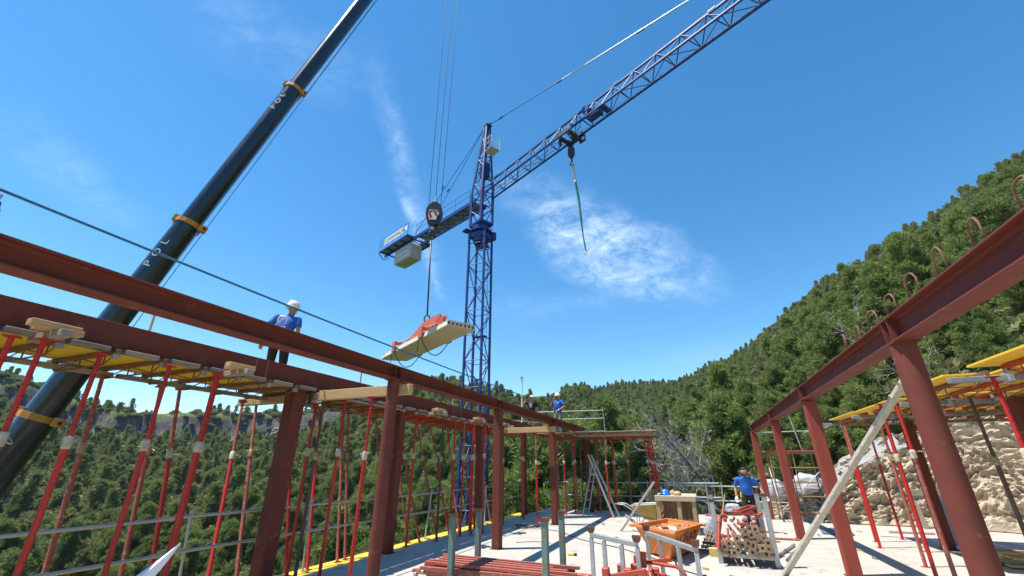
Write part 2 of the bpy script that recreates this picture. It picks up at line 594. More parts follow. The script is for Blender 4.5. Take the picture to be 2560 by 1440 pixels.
# ------------------------------------------------------------------ excavated rock bank at the right
M_rock = mat('cut_rock', (.54, .455, .34), .95, var=.3, vscale=2.6, col2=(.33, .255, .175), bump=1.0, bscale=14, spec=.15, spots=(.22, .165, .11), sscale=4.5, sfill=.58, detail=9)
base_line = [(1.6, 19.6), (2.6, 18.4), (3.4, 17.75), (5.0, 17.6), (6.4, 17.5), (7.6, 16.9), (9.0, 15.2), (10.2, 12), (10.8, 8), (11.2, 2), (11.4, -4)]
top_h = [0.15, 0.5, 1.0, 1.9, 2.7, 3.4, 4.2, 4.6, 4.6, 4.4, 3.5]
def rock_bank():
    bl = np.array(base_line, float); hh = np.array(top_h)
    seg = np.r_[0, np.cumsum(np.hypot(*np.diff(bl, axis=0).T))]
    ns, ntt = 520, 160
    s = np.linspace(0, seg[-1], ns)
    bx = np.interp(s, seg, bl[:, 0]); by = np.interp(s, seg, bl[:, 1]); h = np.interp(s, seg, hh)
    k = np.ones(15) / 15
    bx[7:-7] = np.convolve(bx, k, 'valid'); by[7:-7] = np.convolve(by, k, 'valid'); h[7:-7] = np.convolve(h, k, 'valid')
    tx = np.gradient(bx); ty = np.gradient(by); L = np.hypot(tx, ty); nx, ny = -ty / L, tx / L
    S, T = np.meshgrid(np.arange(ns), np.linspace(0, 1, ntt), indexing='ij')
    H = h[S]; out = H * (0.25 + 0.95 * T ** 1.1) * T + T * .6 + np.clip(T - .8, 0, 1) * 9
    z = H * np.sin(np.clip(T / .82, 0, 1) * math.pi / 2) ** .9 - np.clip(T - .85, 0, 1) * 2 + .02
    X = bx[S] + nx[S] * out; Y = by[S] + ny[S] * out; Z = z
    # blocky broken relief: every block is a tilted flat facet with a sharp step to the next
    def cell(u, w, sc, seed):
        u = u * sc; w = w * sc
        iu = np.floor(u).astype(np.int64); iw = np.floor(w).astype(np.int64)
        best = np.full(u.shape, 9.); val = np.zeros(u.shape)
        for a in (-1, 0, 1):
            for b in (-1, 0, 1):
                px = iu + a + hash2(iu + a, iw + b, seed); pw = iw + b + hash2(iu + a, iw + b, seed + 7)
                dd = (px - u) ** 2 + (pw - w) ** 2
                hv = hash2(iu + a, iw + b, seed + 13) - .5 + (hash2(iu + a, iw + b, seed + 17) - .5) * 1.6 * (u - px) + (hash2(iu + a, iw + b, seed + 19) - .72) * 1.6 * (w - pw)
                val = np.where(dd < best, hv, val); best = np.minimum(best, dd)
        return val
    su = s[S]; sw = T * (H + 1.2)
    wob = fbm(su * 1.5, sw * 1.5, 5, 4) - .5
    wb2 = fbm(su * 5, sw * 5, 15, 3) - .5
    disp = cell(su + wob * .9, sw * 1.5 + wob * .7, 1.4, 41) * .24 + cell(su + wob * .5 + wb2 * .1, sw * 1.5 + wob + wb2 * .1, 3.6, 57) * .16 + cell(su + wb2 * .2, sw * 1.4 + wb2 * .2, 8.5, 77) * .08 + (fbm(su * 7, sw * 9, 9, 4, .6) - .5) * .14
    disp = disp - np.exp(-(np.abs(fbm(su * .9, sw * 2.6, 33, 4) - .5) / .018) ** 2) * .20
    fade = sstep(0, .06, T) * np.clip(H / 1.2, .3, 1)
    nrm = np.stack([-nx[S] * .75, -ny[S] * .75, np.full(S.shape, .6)], -1)
    P = np.stack([X, Y, Z], -1) + nrm * (disp * fade)[..., None]
    f = [(i * ntt + k, (i + 1) * ntt + k, (i + 1) * ntt + k + 1, i * ntt + k + 1) for i in range(ns - 1) for k in range(ntt - 1)]
    me = bpy.data.meshes.new('rock_bank'); me.from_pydata(P.reshape(-1, 3).tolist(), [], f)
    me.materials.append(M_rock)
    o = bpy.data.objects.new('rock_bank', me); COL.objects.link(o)
    tag(o, 'pale excavated rock bank rising behind the right formwork', kind='structure')
    return P
ROCK = rock_bank()
def rock_z(x, y):
    d = (ROCK[..., 0] - x) ** 2 + (ROCK[..., 1] - y) ** 2
    return float(ROCK[..., 2].flat[int(d.argmin())])

# ------------------------------------------------------------------ trees
M_bark = mat('pine_bark', (.10, .075, .055), .95, var=.4, vscale=6, bump=.6, bscale=18, spec=.1)
M_dead = mat('dead_wood', (.38, .35, .31), .95, var=.35, vscale=5, spec=.1)
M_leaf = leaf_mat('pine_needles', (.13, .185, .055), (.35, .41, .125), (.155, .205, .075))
M_leaf_far = leaf_mat('far_pine_needles', (.17, .215, .075), (.38, .42, .15), (.17, .205, .085))
M_bush = leaf_mat('scrub_leaves', (.15, .19, .07), (.31, .34, .14), (.22, .22, .12))

def tufts_mesh(name, centers, dirs, size, per, width, seed, material, tint_c):
    """many small needle sprays, each a few narrow triangles round a shoot"""
    g = np.random.default_rng(seed)
    n = len(centers)
    c = np.repeat(centers, per, 0); d = np.repeat(dirs, per, 0)
    v = d + g.normal(0, .62, (n * per, 3)); v /= np.linalg.norm(v, axis=1)[:, None]
    s = np.cross(v, g.normal(0, 1, (n * per, 3))); s /= np.linalg.norm(s, axis=1)[:, None] + 1e-9
    L = size * g.uniform(.6, 1.25, (n * per, 1)); w = L * width
    tip = c + v * L; tip[:, 2] -= .10 * L[:, 0]
    P = np.stack([c - s * w * .35, c + v * L * .55 - s * w * .5, tip, c + v * L * .55 + s * w * .5], 1).reshape(-1, 3)
    m = n * per
    me = bpy.data.meshes.new(name)
    me.vertices.add(m * 4); me.vertices.foreach_set('co', P.ravel())
    me.loops.add(m * 4); me.loops.foreach_set('vertex_index', np.arange(m * 4))
    me.polygons.add(m); me.polygons.foreach_set('loop_start', np.arange(m) * 4); me.polygons.foreach_set('loop_total', np.full(m, 4))
    me.update(calc_edges=True)
    a = me.attributes.new('tint', 'FLOAT', 'POINT')
    tc = np.clip(np.repeat(tint_c, per * 4) + g.normal(0, .12, m * 4), 0, 1)
    a.data.foreach_set('value', tc)
    me.materials.append(material)
    return me

def pine(seed, h, spread, clumps, per_clump, tsize, per, width, material, conical=.5, base=.22):
    """trunk and crown meshes of one pine, foot at zero"""
    r = random.Random(seed); g = np.random.default_rng(seed)
    tb = MB(); path = []; lean = (r.uniform(-.08, .08), r.uniform(-.08, .08))
    for k in range(7):
        t = k / 6
        path.append(V(lean[0] * h * t + .12 * math.sin(3 * t + seed), lean[1] * h * t + .12 * math.cos(2.4 * t + seed), h * .96 * t - .3))
    tb.tube(path, [max(.02, .019 * h * (1 - .9 * k / 6)) for k in range(7)], 7)
    def trunk_at(t):
        x = t * 6; i = min(5, int(x)); return path[i].lerp(path[i + 1], x - i)
    C = []; D = []; TN = []
    for k in range(clumps):
        t = base + (1 - base) * ((k + r.random()) / clumps) ** .85
        a = k * 2.4 + r.uniform(-.5, .5)
        prof = spread * (1 - conical * (t - base) / (1 - base)) * math.sqrt(max(.05, 1 - ((t - .45) / .62) ** 2)) if t < .97 else spread * .15
        reach = prof * r.uniform(.25, 1.12)
        p0 = trunk_at(max(.1, t - .10)); tip = trunk_at(t) + V(math.cos(a) * reach, math.sin(a) * reach, reach * r.uniform(.0, .35))
        mid = p0.lerp(tip, .5) + V(0, 0, -.04 * reach)
        tb.tube([p0, mid, tip], [.010 * h * (1.1 - t), .007 * h * (1.1 - t), .008], 4)
        rad = np.array([.17, .17, .20]) * spread * r.uniform(.6, 1.35)
        nn = int(per_clump * r.uniform(.6, 1.3))
        q = g.normal(0, 1, (nn, 3)); q /= np.linalg.norm(q, axis=1)[:, None]; q *= g.uniform(.25, 1, (nn, 1)) ** .5
        q[:, 2] = q[:, 2] * .8 + .1
        pts = np.array(tip) + q * rad
        C.append(pts)
        dd = q * .6 + np.array([math.cos(a) * .30, math.sin(a) * .30, .85]); D.append(dd / np.linalg.norm(dd, axis=1)[:, None])
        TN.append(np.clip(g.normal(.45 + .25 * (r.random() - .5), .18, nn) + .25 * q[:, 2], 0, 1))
        # thinner foliage back along the limb
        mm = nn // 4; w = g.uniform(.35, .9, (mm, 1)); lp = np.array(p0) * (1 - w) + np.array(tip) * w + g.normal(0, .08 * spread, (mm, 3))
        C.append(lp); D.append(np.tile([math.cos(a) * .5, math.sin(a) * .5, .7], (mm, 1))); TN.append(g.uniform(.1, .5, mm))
    crown = tufts_mesh('crown', np.concatenate(C), np.concatenate(D), tsize, per, width, seed + 5, material, np.concatenate(TN))
    tr = bpy.data.meshes.new('trunk'); tr.from_pydata(tb.v, [], tb.f); tr.materials.append(M_bark)
    tr.polygons.foreach_set('use_smooth', [True] * len(tr.polygons))
    return crown, tr

NEAR = [pine(11, 8.0, 2.2, 100, 48, .36, 4, .15, M_leaf, .55, .10), pine(12, 9.0, 2.0, 105, 46, .36, 4, .15, M_leaf, .75, .10),
        pine(13, 6.5, 2.4, 90, 50, .36, 4, .15, M_leaf, .45, .08), pine(14, 7.5, 2.5, 100, 48, .38, 4, .15, M_leaf, .5, .10)]
MIDT = [pine(21, 7.0, 2.1, 62, 22, .50, 4, .20, M_leaf_far, .6, .12), pine(22, 7.8, 1.7, 64, 20, .48, 4, .20, M_leaf_far, .85, .12),
        pine(23, 6.0, 2.4, 60, 24, .50, 4, .20, M_leaf_far, .4, .10), pine(24, 7.4, 2.2, 58, 22, .52, 4, .20, M_leaf_far, .55, .25),
        pine(25, 5.0, 2.7, 64, 22, .46, 4, .22, M_bush, .25, .06), pine(26, 8.4, 1.9, 66, 19, .46, 4, .19, M_leaf_far, .5, .30)]
def bush(seed):
    g = np.random.default_rng(seed); n = 300
    q = g.normal(0, 1, (n, 3)); q /= np.linalg.norm(q, axis=1)[:, None]; q[:, 2] = np.abs(q[:, 2])
    p = q * np.array([1, 1, .8]) * g.uniform(.6, 1, (n, 1)); p[:, :2] += g.normal(0, .25, (n, 2))
    return tufts_mesh('scrub_bush', p, q, .5, 3, .45, seed, M_bush, g.uniform(0, 1, n))
BUSH = [bush(31), bush(32)]

FWD = np.array([-math.sin(YAW) * math.cos(PITCH), math.cos(YAW) * math.cos(PITCH), math.sin(PITCH)])
RGT = np.array([math.cos(YAW), math.sin(YAW), 0]); UPV = np.cross(RGT, FWD)
def project(P):
    q = np.asarray(P, float) - np.array([0, 0, EYE]); z = q @ FWD
    return 1280 + 1059 * (q @ RGT) / z, 720 - 1059 * (q @ UPV) / z, z

def place_forest():
    g = np.random.default_rng(5)
    n = 60000
    az = np.radians(g.uniform(-88, 54, n)); r = np.sqrt(g.uniform(24 ** 2, 275 ** 2, n))
    x, y = r * np.sin(az), r * np.cos(az)
    azd = np.degrees(az)
    RR = np.interp(azd, AZ, TK[:, 3])
    dens = 0.22 + 0.78 * sstep(.36, .54, fbm(x / 16, y / 16, 77, 4))
    dens *= np.where(azd < -40, .75, 1.0)
    keep = (g.uniform(0, 1, n) < dens * np.where((azd > -76) & (azd < -44) & (r > RR * .93), .12, 1)) & (r < RR * 1.04)
    keep &= ~((x > -9) & (x < 16) & (y < 21.5))
    keep &= ~((np.abs(x + 11.8) < 3.0) & (np.abs(y - 23.1) < 3.0))
    keep &= ~((azd < -25) & (r < 34)) & ~((azd > -4) & (azd < 8) & (r < 31))
    x, y, r, azd = x[keep], y[keep], r[keep], azd[keep]
    e = .6
    z = terrain_z(x, y)
    slope = np.hypot(terrain_z(x + e, y) - z, terrain_z(x, y + e) - z) / e
    ok = slope < .95
    x, y, z, r, azd = x[ok], y[ok], z[ok], r[ok], azd[ok]
    # thin out so that crowns stand about three metres apart
    order = g.permutation(len(x)); grid = {}; sel = []; sp = g.uniform(1.7, 3.3, len(x)) * np.where(azd > -12, 1 - .4 * sstep(45, 100, r), 1)
    for i in order:
        cell = (int(x[i] // 3.4), int(y[i] // 3.4)); good = True
        for a in (-1, 0, 1):
            for b in (-1, 0, 1):
                for j in grid.get((cell[0] + a, cell[1] + b), ()):
                    if (x[i] - x[j]) ** 2 + (y[i] - y[j]) ** 2 < sp[i] ** 2: good = False
        if good:
            grid.setdefault(cell, []).append(i); sel.append(i)
    sel = np.array(sel)
    x, y, z, r, azd = x[sel], y[sel], z[sel], r[sel], azd[sel]
    sc = (g.uniform(.32, 1.12, len(x)) ** .8) * np.where(azd < -45, .80, .95) * np.where((azd < -45) & (r > 190), .8, 1) * np.where((azd < -20) & (r < 110), 1.3, 1) * np.where(azd > -12, 1 - .45 * sstep(45, 100, r), 1)
    rot = g.uniform(0, 6.28, len(x))
    u, v, dp = project(np.stack([x, y, z + 4 * sc], -1))
    inview = (dp > 1) & (u > -60) & (u < 2620) & (v > -100) & (v < 1500)
    # the tree in front hides the one behind: keep the largest shown
    size = np.where(inview, sc / r, -1)
    return x, y, z, r, azd, sc, rot, size
fx, fy, fz, fr, faz, fs, frot, fsize = place_forest()

def tree_thing(meshes, loc, scale, rot, name, label, group):
    t = thing(name, label, 'tree', loc, group)
    t.rotation_euler = (rng.uniform(-.05, .05), rng.uniform(-.05, .05), rot); t.scale = (scale, scale, scale * rng.uniform(.92, 1.1))
    for nm, me in (('crown', meshes[0]), ('trunk', meshes[1])):
        o = bpy.data.objects.new(nm, me); COL.objects.link(o); o.parent = t
    return t

# pines standing close round the site, placed one by one: (picture x, distance, crown top height, kind)
HAND = [(1255, 30, 4.6, 0), (1330, 27, 3.4, 2), (1395, 31, 4.0, 3), (1462, 27.5, 4.2, 1), (1530, 31, 6.6, 1), (1588, 28, 4.0, 0), (1640, 35, 4.8, 3), (1705, 40, 5.4, 2),
        (1740, 42, 7.6, 0), (1800, 36, 6.6, 3), (1850, 44, 10.4, 1), (1905, 38, 7.6, 0), (1960, 33, 6.6, 2), (2000, 47, 11.6, 3), (2050, 36, 8.2, 0), (2120, 33, 7.4, 3),
        (2180, 39, 9.6, 1), (2250, 35, 8.2, 2), (2330, 31, 7.6, 0), (2420, 35, 9.2, 3), (2500, 31, 8.8, 1), (2570, 34, 10.5, 2), (1425, 38, 4.6, 2), (1500, 41, 5.6, 0), (1610, 44, 6.4, 1),
        (1300, 40, 3.6, 1), (1200, 38, 2.0, 3), (2600, 28, 8.0, 0), (2210, 27, 5.4, 3), (2390, 26.5, 5.8, 2), (2085, 24.5, 3.6, 2), (2130, 26, 4.6, 0), (2040, 27, 4.2, 3), (1975, 26, 3.4, 2), (2170, 24, 4.0, 1)]
HXY = []
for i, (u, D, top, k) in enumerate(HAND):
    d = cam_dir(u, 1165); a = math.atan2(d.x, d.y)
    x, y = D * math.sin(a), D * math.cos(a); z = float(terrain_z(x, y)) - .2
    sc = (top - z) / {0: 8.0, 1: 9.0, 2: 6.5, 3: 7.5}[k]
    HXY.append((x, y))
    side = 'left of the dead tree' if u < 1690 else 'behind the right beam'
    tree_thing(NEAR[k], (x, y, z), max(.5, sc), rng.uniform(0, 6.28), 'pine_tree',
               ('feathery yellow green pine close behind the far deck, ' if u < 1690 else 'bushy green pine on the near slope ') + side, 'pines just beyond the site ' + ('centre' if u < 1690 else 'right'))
hx = np.array(HXY)
far_enough = np.array([((hx[:, 0] - a) ** 2 + (hx[:, 1] - b) ** 2).min() > 2.6 ** 2 for a, b in zip(fx, fy)])
fx, fy, fz, fr, faz, fs, frot, fsize = (q[far_enough] for q in (fx, fy, fz, fr, faz, fs, frot, fsize))
big = np.argsort(-fsize)[:268]
isbig = np.zeros(len(fx), bool); isbig[big] = True
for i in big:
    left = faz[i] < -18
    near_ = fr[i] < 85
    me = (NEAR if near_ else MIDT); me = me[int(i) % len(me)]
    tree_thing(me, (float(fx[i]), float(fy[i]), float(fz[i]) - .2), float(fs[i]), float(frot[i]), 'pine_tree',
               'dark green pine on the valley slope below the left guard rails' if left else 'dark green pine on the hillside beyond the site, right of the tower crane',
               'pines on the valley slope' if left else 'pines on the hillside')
rest = np.where(~isbig)[0]

def instance_cloud(name, pts, rots, scl, kinds, sources, label):
    me = bpy.data.meshes.new(name)
    me.from_pydata([tuple(p) for p in pts], [], [])
    for nm, tp, arr in (('rotz', 'FLOAT', rots), ('scl', 'FLOAT', scl), ('knd', 'INT', kinds)):
        a = me.attributes.new(nm, tp, 'POINT'); a.data.foreach_set('value', np.asarray(arr))
    o = bpy.data.objects.new(name, me); COL.objects.link(o)
    ng = bpy.data.node_groups.new(name, 'GeometryNodeTree')
    ng.interface.new_socket('Geometry', in_out='INPUT', socket_type='NodeSocketGeometry')
    ng.interface.new_socket('Geometry', in_out='OUTPUT', socket_type='NodeSocketGeometry')
    gi = ng.nodes.new('NodeGroupInput'); go = ng.nodes.new('NodeGroupOutput')
    def attr(nm, tp):
        n = ng.nodes.new('GeometryNodeInputNamedAttribute'); n.data_type = tp; n.inputs[0].default_value = nm; return n.outputs['Attribute']
    kd, rz, sc = attr('knd', 'INT'), attr('rotz', 'FLOAT'), attr('scl', 'FLOAT')
    cx = ng.nodes.new('ShaderNodeCombineXYZ'); ng.links.new(rz, cx.inputs[2])
    jn = ng.nodes.new('GeometryNodeJoinGeometry')
    for k, src in enumerate(sources):
        oi = ng.nodes.new('GeometryNodeObjectInfo'); oi.inputs['Object'].default_value = src; oi.inputs['As Instance'].default_value = True
        cp = ng.nodes.new('FunctionNodeCompare'); cp.data_type = 'INT'; cp.operation = 'EQUAL'
        ng.links.new(kd, cp.inputs[2]); cp.inputs[3].default_value = k
        ip = ng.nodes.new('GeometryNodeInstanceOnPoints')
        ng.links.new(gi.outputs[0], ip.inputs['Points']); ng.links.new(cp.outputs[0], ip.inputs['Selection'])
        ng.links.new(oi.outputs['Geometry'], ip.inputs['Instance']); ng.links.new(cx.outputs[0], ip.inputs['Rotation']); ng.links.new(sc, ip.inputs['Scale'])
        ng.links.new(ip.outputs[0], jn.inputs[0])
    ng.links.new(jn.outputs[0], go.inputs[0])
    md = o.modifiers.new('scatter', 'NODES'); md.node_group = ng
    tag(o, label, None, None, 'stuff')
    return o

def source(name, crown, trunk=None):
    """one joined mesh (needles + bark) to be scattered, kept out of the scene itself"""
    bm = bmesh.new(); bm.from_mesh(crown); n0 = len(bm.faces)
    if trunk:
        bm.from_mesh(trunk); bm.faces.ensure_lookup_table()
        for f in bm.faces[n0:]: f.material_index = 1
    me = bpy.data.meshes.new(name); bm.to_mesh(me); bm.free()
    for m_ in crown.materials: me.materials.append(m_)
    if trunk: me.materials.append(M_bark)
    return bpy.data.objects.new(name, me)
SRC = [source('forest_pine', c, t) for c, t in MIDT]
FOREST = instance_cloud('forest', np.stack([fx, fy, fz - .2], -1)[rest], frot[rest], fs[rest] * np.random.default_rng(1).uniform(.9, 1.1, len(rest)), rest * 7 % 6, SRC,
                        'dense pine forest covering the far slopes and ridges')

# low scrub between the trees
gq = np.random.default_rng(8); nb = 15000
ba = np.radians(gq.uniform(-88, 54, nb)); br = np.sqrt(gq.uniform(22 ** 2, 255 ** 2, nb)); bx, by = br * np.sin(ba), br * np.cos(ba)
kb = ~((bx > -9) & (bx < 16) & (by < 19.8)) & ~((np.degrees(ba) < -25) & (br < 24)) & (br < np.interp(np.degrees(ba), AZ, TK[:, 3]) * 1.03)
kb &= fbm(bx / 12, by / 12, 55, 3) > .36
bx, by, br = bx[kb], by[kb], br[kb]; bz = terrain_z(bx, by)
instance_cloud('scrub', np.stack([bx, by, bz - .1], -1), gq.uniform(0, 6.28, len(bx)), gq.uniform(.5, 1.3, len(bx)), np.arange(len(bx)) % 2,
               [bpy.data.objects.new('scrub_bush', m_) for m_ in BUSH], 'low green scrub covering the ground between the pines')

# pale rocks showing between the trees
M_stone = mat('hill_rock', (.27, .245, .21), .95, var=.35, vscale=2.5, bump=.5, bscale=6, spec=.1)
def boulder(seed):
    bm = bmesh.new(); bmesh.ops.create_icosphere(bm, subdivisions=3, radius=1)
    for w in bm.verts:
        q = w.co * 1.4 + V(seed * 9.1, 0, 0)
        w.co = w.co * (1 + .45 * noise.noise(q) + .22 * noise.noise(q * 2.7)); w.co.z *= .75
    me = bpy.data.meshes.new('rock'); bm.to_mesh(me); bm.free(); me.materials.append(M_stone); return me
RK = [boulder(k) for k in range(4)]
where = [(1105, 1000, 95), (1130, 1010, 100), (1095, 1020, 85), (1150, 985, 120), (1870, 985, 75), (1745, 985, 120), (1800, 990, 110), (1985, 820, 110), (2010, 800, 105), (1960, 850, 105),
         (2050, 770, 95), (2330, 720, 70), (2240, 700, 85), (900, 1100, 75), (880, 1150, 62), (700, 1085, 95), (1400, 1010, 130), (1320, 1100, 48), (370, 1180, 70)]
for i, (u, v, D) in enumerate(where):
    d = cam_dir(u, v); hd = V(d.x, d.y, 0).normalized()
    # walk along the line of sight until it meets the hillside
    best = None
    for t in np.linspace(20, 260, 500):
        p = V(0, 0, EYE) + d * float(t)
        if p.z < float(terrain_z(p.x, p.y)): best = p; break
    if best is None: continue
    o = bpy.data.objects.new('rock', RK[i % 4]); COL.objects.link(o)
    s_ = best.length / 60 * rng.uniform(.6, 1.1)
    o.location = best + V(0, 0, .3); o.scale = (s_ * 1.3, s_, s_ * .9); o.rotation_euler = (rng.uniform(-.3, .3), rng.uniform(-.3, .3), rng.uniform(0, 6))
    tag(o, 'pale weathered rock outcrop showing between the pines on the slope', 'rock', 'outcrops between the pines')

# dead grey trees
def dead_tree(seed, h, lean, spread=.55, depth=4, kids=5):
    r = random.Random(seed); tb = MB(); bb = MB()
    def grow(b, p, d, L, rad, lvl):
        pts = [p]; q = p; dd = d.copy()
        for k in range(4):
            dd = (dd + V(r.uniform(-.16, .16), r.uniform(-.16, .16), r.uniform(-.05, .14))).normalized(); q = q + dd * L / 4; pts.append(q)
        b.tube(pts, [rad * (1 - .18 * k) for k in range(5)], 6 if lvl == 0 else 4 if lvl == 1 else 3)
        if lvl >= depth: return
        n = kids + (9 if lvl == 0 else 2)
        for k in range(n):
            t = (.15 if lvl == 0 else .25) + .8 * (k + r.random()) / n; i = min(3, int(t * 4)); s0 = pts[i].lerp(pts[i + 1], t * 4 - i)
            a = r.uniform(0, 6.28); ax = dd.orthogonal().normalized(); ax.rotate(Matrix.Rotation(a, 3, dd))
            nd = (dd * r.uniform(.5, .9) + ax * r.uniform(.6, 1.0)).normalized()
            grow(bb, s0, nd, L * r.uniform(.32, spread) * (1.15 - .5 * t), max(.011, rad * .42 * (1.1 - .5 * t)), lvl + 1)
    grow(tb, V(0, 0, -.3), V(*lean).normalized(), h, h * .016, 0)
    return tb, bb
def put_dead(seed, u, D, zt, lean, label, h, depth=3, kids=4):
    d = cam_dir(u, 1165); a = math.atan2(d.x, d.y); x, y = D * math.sin(a), D * math.cos(a); z = float(terrain_z(x, y))
    t = thing('dead_tree', label, 'tree', (x, y, zt if zt is not None else z))
    tb, bb = dead_tree(seed, h, lean, depth=depth, kids=kids)
    tb.build('trunk', M_bark, t, True, local=True); bb.build('branches', M_dead, t, False, local=True)
put_dead(3, 1822, 23.5, -1.0, (-.42, .1, .9), 'bare grey leaning dead pine with fine twigs behind the rear guard rail', 6.0, 3, 6)
put_dead(5, 1765, 24, -1.2, (-.55, .1, .6), 'low grey tangle of dead branches beside the leaning dead pine', 5.0, 3, 6)
put_dead(9, 1660, 25, -1.4, (.3, .1, .8), 'small grey dead pine standing behind the orange skip', 3.8)
put_dead(6, 2420, 27, None, (-.35, 0, .6), 'pale grey dead tree crown beyond the right round column', 5.0)
# ------------------------------------------------------------------ site materials
M_conc = mat('concrete_floor', (.45, .425, .375), .9, var=.2, vscale=1.3, col2=(.37, .345, .30), bump=.3, bscale=22, spec=.2, spots=(.27, .245, .21), sscale=3.1, sfill=.60, detail=12)
M_prim = mat('red_oxide_primer', (.170, .043, .029), .68, var=.16, vscale=2.2, col2=(.130, .035, .025), spec=.25, bump=.10, bscale=90, spots=(.215, .075, .055), sscale=7, sfill=.60, detail=10)
M_prim_sun = mat('red_oxide_primer_sunlit', (.27, .054, .033), .62, spec=.3, var=.14, vscale=2.0, bump=.05, bscale=120, spots=(.42, .15, .10), sscale=22, sfill=.72)  # lighter primer copy; sunlight on the square right columns put into its colour
M_red = mat('prop_red', (.56, .020, .014), .42, var=.25, vscale=7, col2=(.38, .022, .016), spots=(.46, .27, .22), sscale=13, sfill=.655, island=.15)
M_redold = mat('prop_red_worn', (.37, .065, .045), .65, var=.3, vscale=6, col2=(.30, .10, .07), spots=(.46, .26, .18), sscale=15, sfill=.56, island=.2)
M_propdark = mat('prop_brown', (.13, .085, .06), .75, var=.4, vscale=6, spots=(.25, .17, .10), sscale=12, sfill=.58, island=.2)
M_cream = mat('cream_cast', (.56, .50, .38), .6, var=.25, vscale=14, spots=(.32, .25, .16), sscale=20, sfill=.62, island=.12)
M_brass = mat('yellow_zinc', (.50, .38, .18), .5, metal=.5, var=.3, vscale=12)
M_galv = mat('galvanised_steel', (.48, .49, .49), .45, metal=.55, var=.25, vscale=9, spots=(.34, .30, .26), sscale=11, sfill=.66)
M_pipe = mat('scaffold_pipe', (.54, .54, .53), .5, metal=.35, var=.25, vscale=6, spots=(.36, .32, .28), sscale=9, sfill=.64)
M_rust = mat('rusty_steel', (.24, .105, .055), .8, var=.4, vscale=9, col2=(.16, .075, .045), bump=.2, bscale=60, spots=(.38, .22, .13), sscale=15, sfill=.6)
M_fred = mat('girder_red', (.46, .050, .022), .6, var=.25, vscale=5, col2=(.36, .06, .03), spots=(.40, .22, .14), sscale=14, sfill=.62, island=.15)
M_yel = mat('yellow_ply', (.84, .52, .02), .5, var=.15, vscale=3, col2=(.74, .44, .02), stretch=(2.2, 14, 2), spots=(.45, .28, .08), sscale=3.5, sfill=.70, island=.08)
M_woodx = mat('timber_x', (.56, .36, .17), .75, var=.25, vscale=3, col2=(.46, .28, .12), stretch=(1.2, 16, 16), bump=.12, bscale=22, island=.15)
M_woody = mat('timber_y', (.54, .35, .17), .75, var=.25, vscale=3, col2=(.44, .27, .12), stretch=(16, 1.2, 16), bump=.12, bscale=22, island=.15)
M_woodz = mat('timber_z', (.40, .26, .135), .8, var=.3, vscale=3, col2=(.27, .165, .08), stretch=(14, 14, 1.2), bump=.15, bscale=22, island=.22)
M_greyx = mat('weathered_plank_x', (.33, .28, .21), .85, var=.3, vscale=3, col2=(.22, .18, .13), stretch=(1.2, 14, 14), bump=.15, bscale=24, island=.18)
M_greyy = mat('weathered_plank_y', (.31, .265, .20), .85, var=.3, vscale=3, col2=(.20, .165, .12), stretch=(14, 1.2, 14), bump=.15, bscale=24, island=.18)
M_ply = mat('plywood', (.46, .30, .15), .75, var=.25, vscale=2.5, col2=(.38, .23, .10), stretch=(2, 10, 2), island=.12)
M_black = mat('black_rubber', (.018, .018, .02), .6, var=.3)
M_hole = mat('dark_hole', (.012, .010, .010), .9)

# ------------------------------------------------------------------ floor slab
def slab():
    b = MB()
    out = [(-6.2, -7), (-6.2, 19.1), (2.2, 19.1), (3.0, 18.2), (11.6, 18.2), (12.5, 12), (12.5, -7)]
    b.loft([[V(x, y, -.32) for x, y in reversed(out)], [V(x, y, 0) for x, y in reversed(out)]])
    o = b.build('floor', M_conc, origin=(0, 0, 0), kind='structure')
    return o
slab()
# retaining wall under the slab so that its edge does not hang in the air
MB().box((-5.9, 6, -2.2), (.3, 26, 3.7)).build('foundation_wall', M_conc, label='concrete wall under the left edge of the slab', cat='wall')
MB().box((2.5, 18.8, -1.6), (16.4, .3, 2.5)).build('foundation_wall', M_conc, label='concrete wall under the rear edge of the slab', cat='wall')

# yellow boards along the left edge of the slab
for i in range(15):
    y0 = 2.0 + i * 1.02
    b = MB().box((-6.47 + rng.uniform(-.02, .02), y0 + .5, -.035), (.53, 1.0, .027), bev=.004)
    b.build('edge_board', M_yel, label='yellow formwork board along the left slab edge, %s from the camera' % ORD[i], cat='formwork panel', group='yellow boards along the slab edge')

# ------------------------------------------------------------------ steel frame
def i_beam(name, label, x, y0, y1, z0, z1, fw, cols, material, box=False):
    t = thing(name, label, 'steel beam', (x, y0, z0), 'primed steel beams')
    tf = .018; h = z1 - z0; ym = (y0 + y1) / 2; L = y1 - y0
    MB().box((x, ym, z1 - tf / 2), (fw, L, tf), bev=.003).build('flange', material, t)
    MB().box((x, ym, z0 + tf / 2), (fw, L, tf), bev=.003).build('flange', material, t)
    zw = (z0 + z1) / 2; hw = h - 2 * tf
    if box:
        MB().box((x + fw / 2 - .012, ym, zw), (.014, L, hw)).build('web', material, t)
        MB().box((x - fw / 2 + .012, ym, zw), (.014, L, hw)).build('web', material, t)
    else:
        MB().box((x, ym, zw), (.012, L, hw)).build('web', material, t)
        # rolled fillets where the web meets the flanges
        f = MB()
        for sx in (-1, 1):
            for zz, s in ((z0 + tf, 1), (z1 - tf, -1)):
                f.loft([[V(x + sx * .006, yy, zz), V(x + sx * .026, yy, zz), V(x + sx * .006, yy, zz + s * .020)] for yy in (y0, y1)])
        f.build('fillet', material, t)
        for yc in cols:
            for dy in (-.07, .07):
                for sx in (-1, 1):
                    MB().box((x + sx * (.006 + (fw / 2 - .012) / 2), yc + dy, zw), (fw / 2 - .012, .012, hw - .002)).build('stiffener', material, t)
    return t
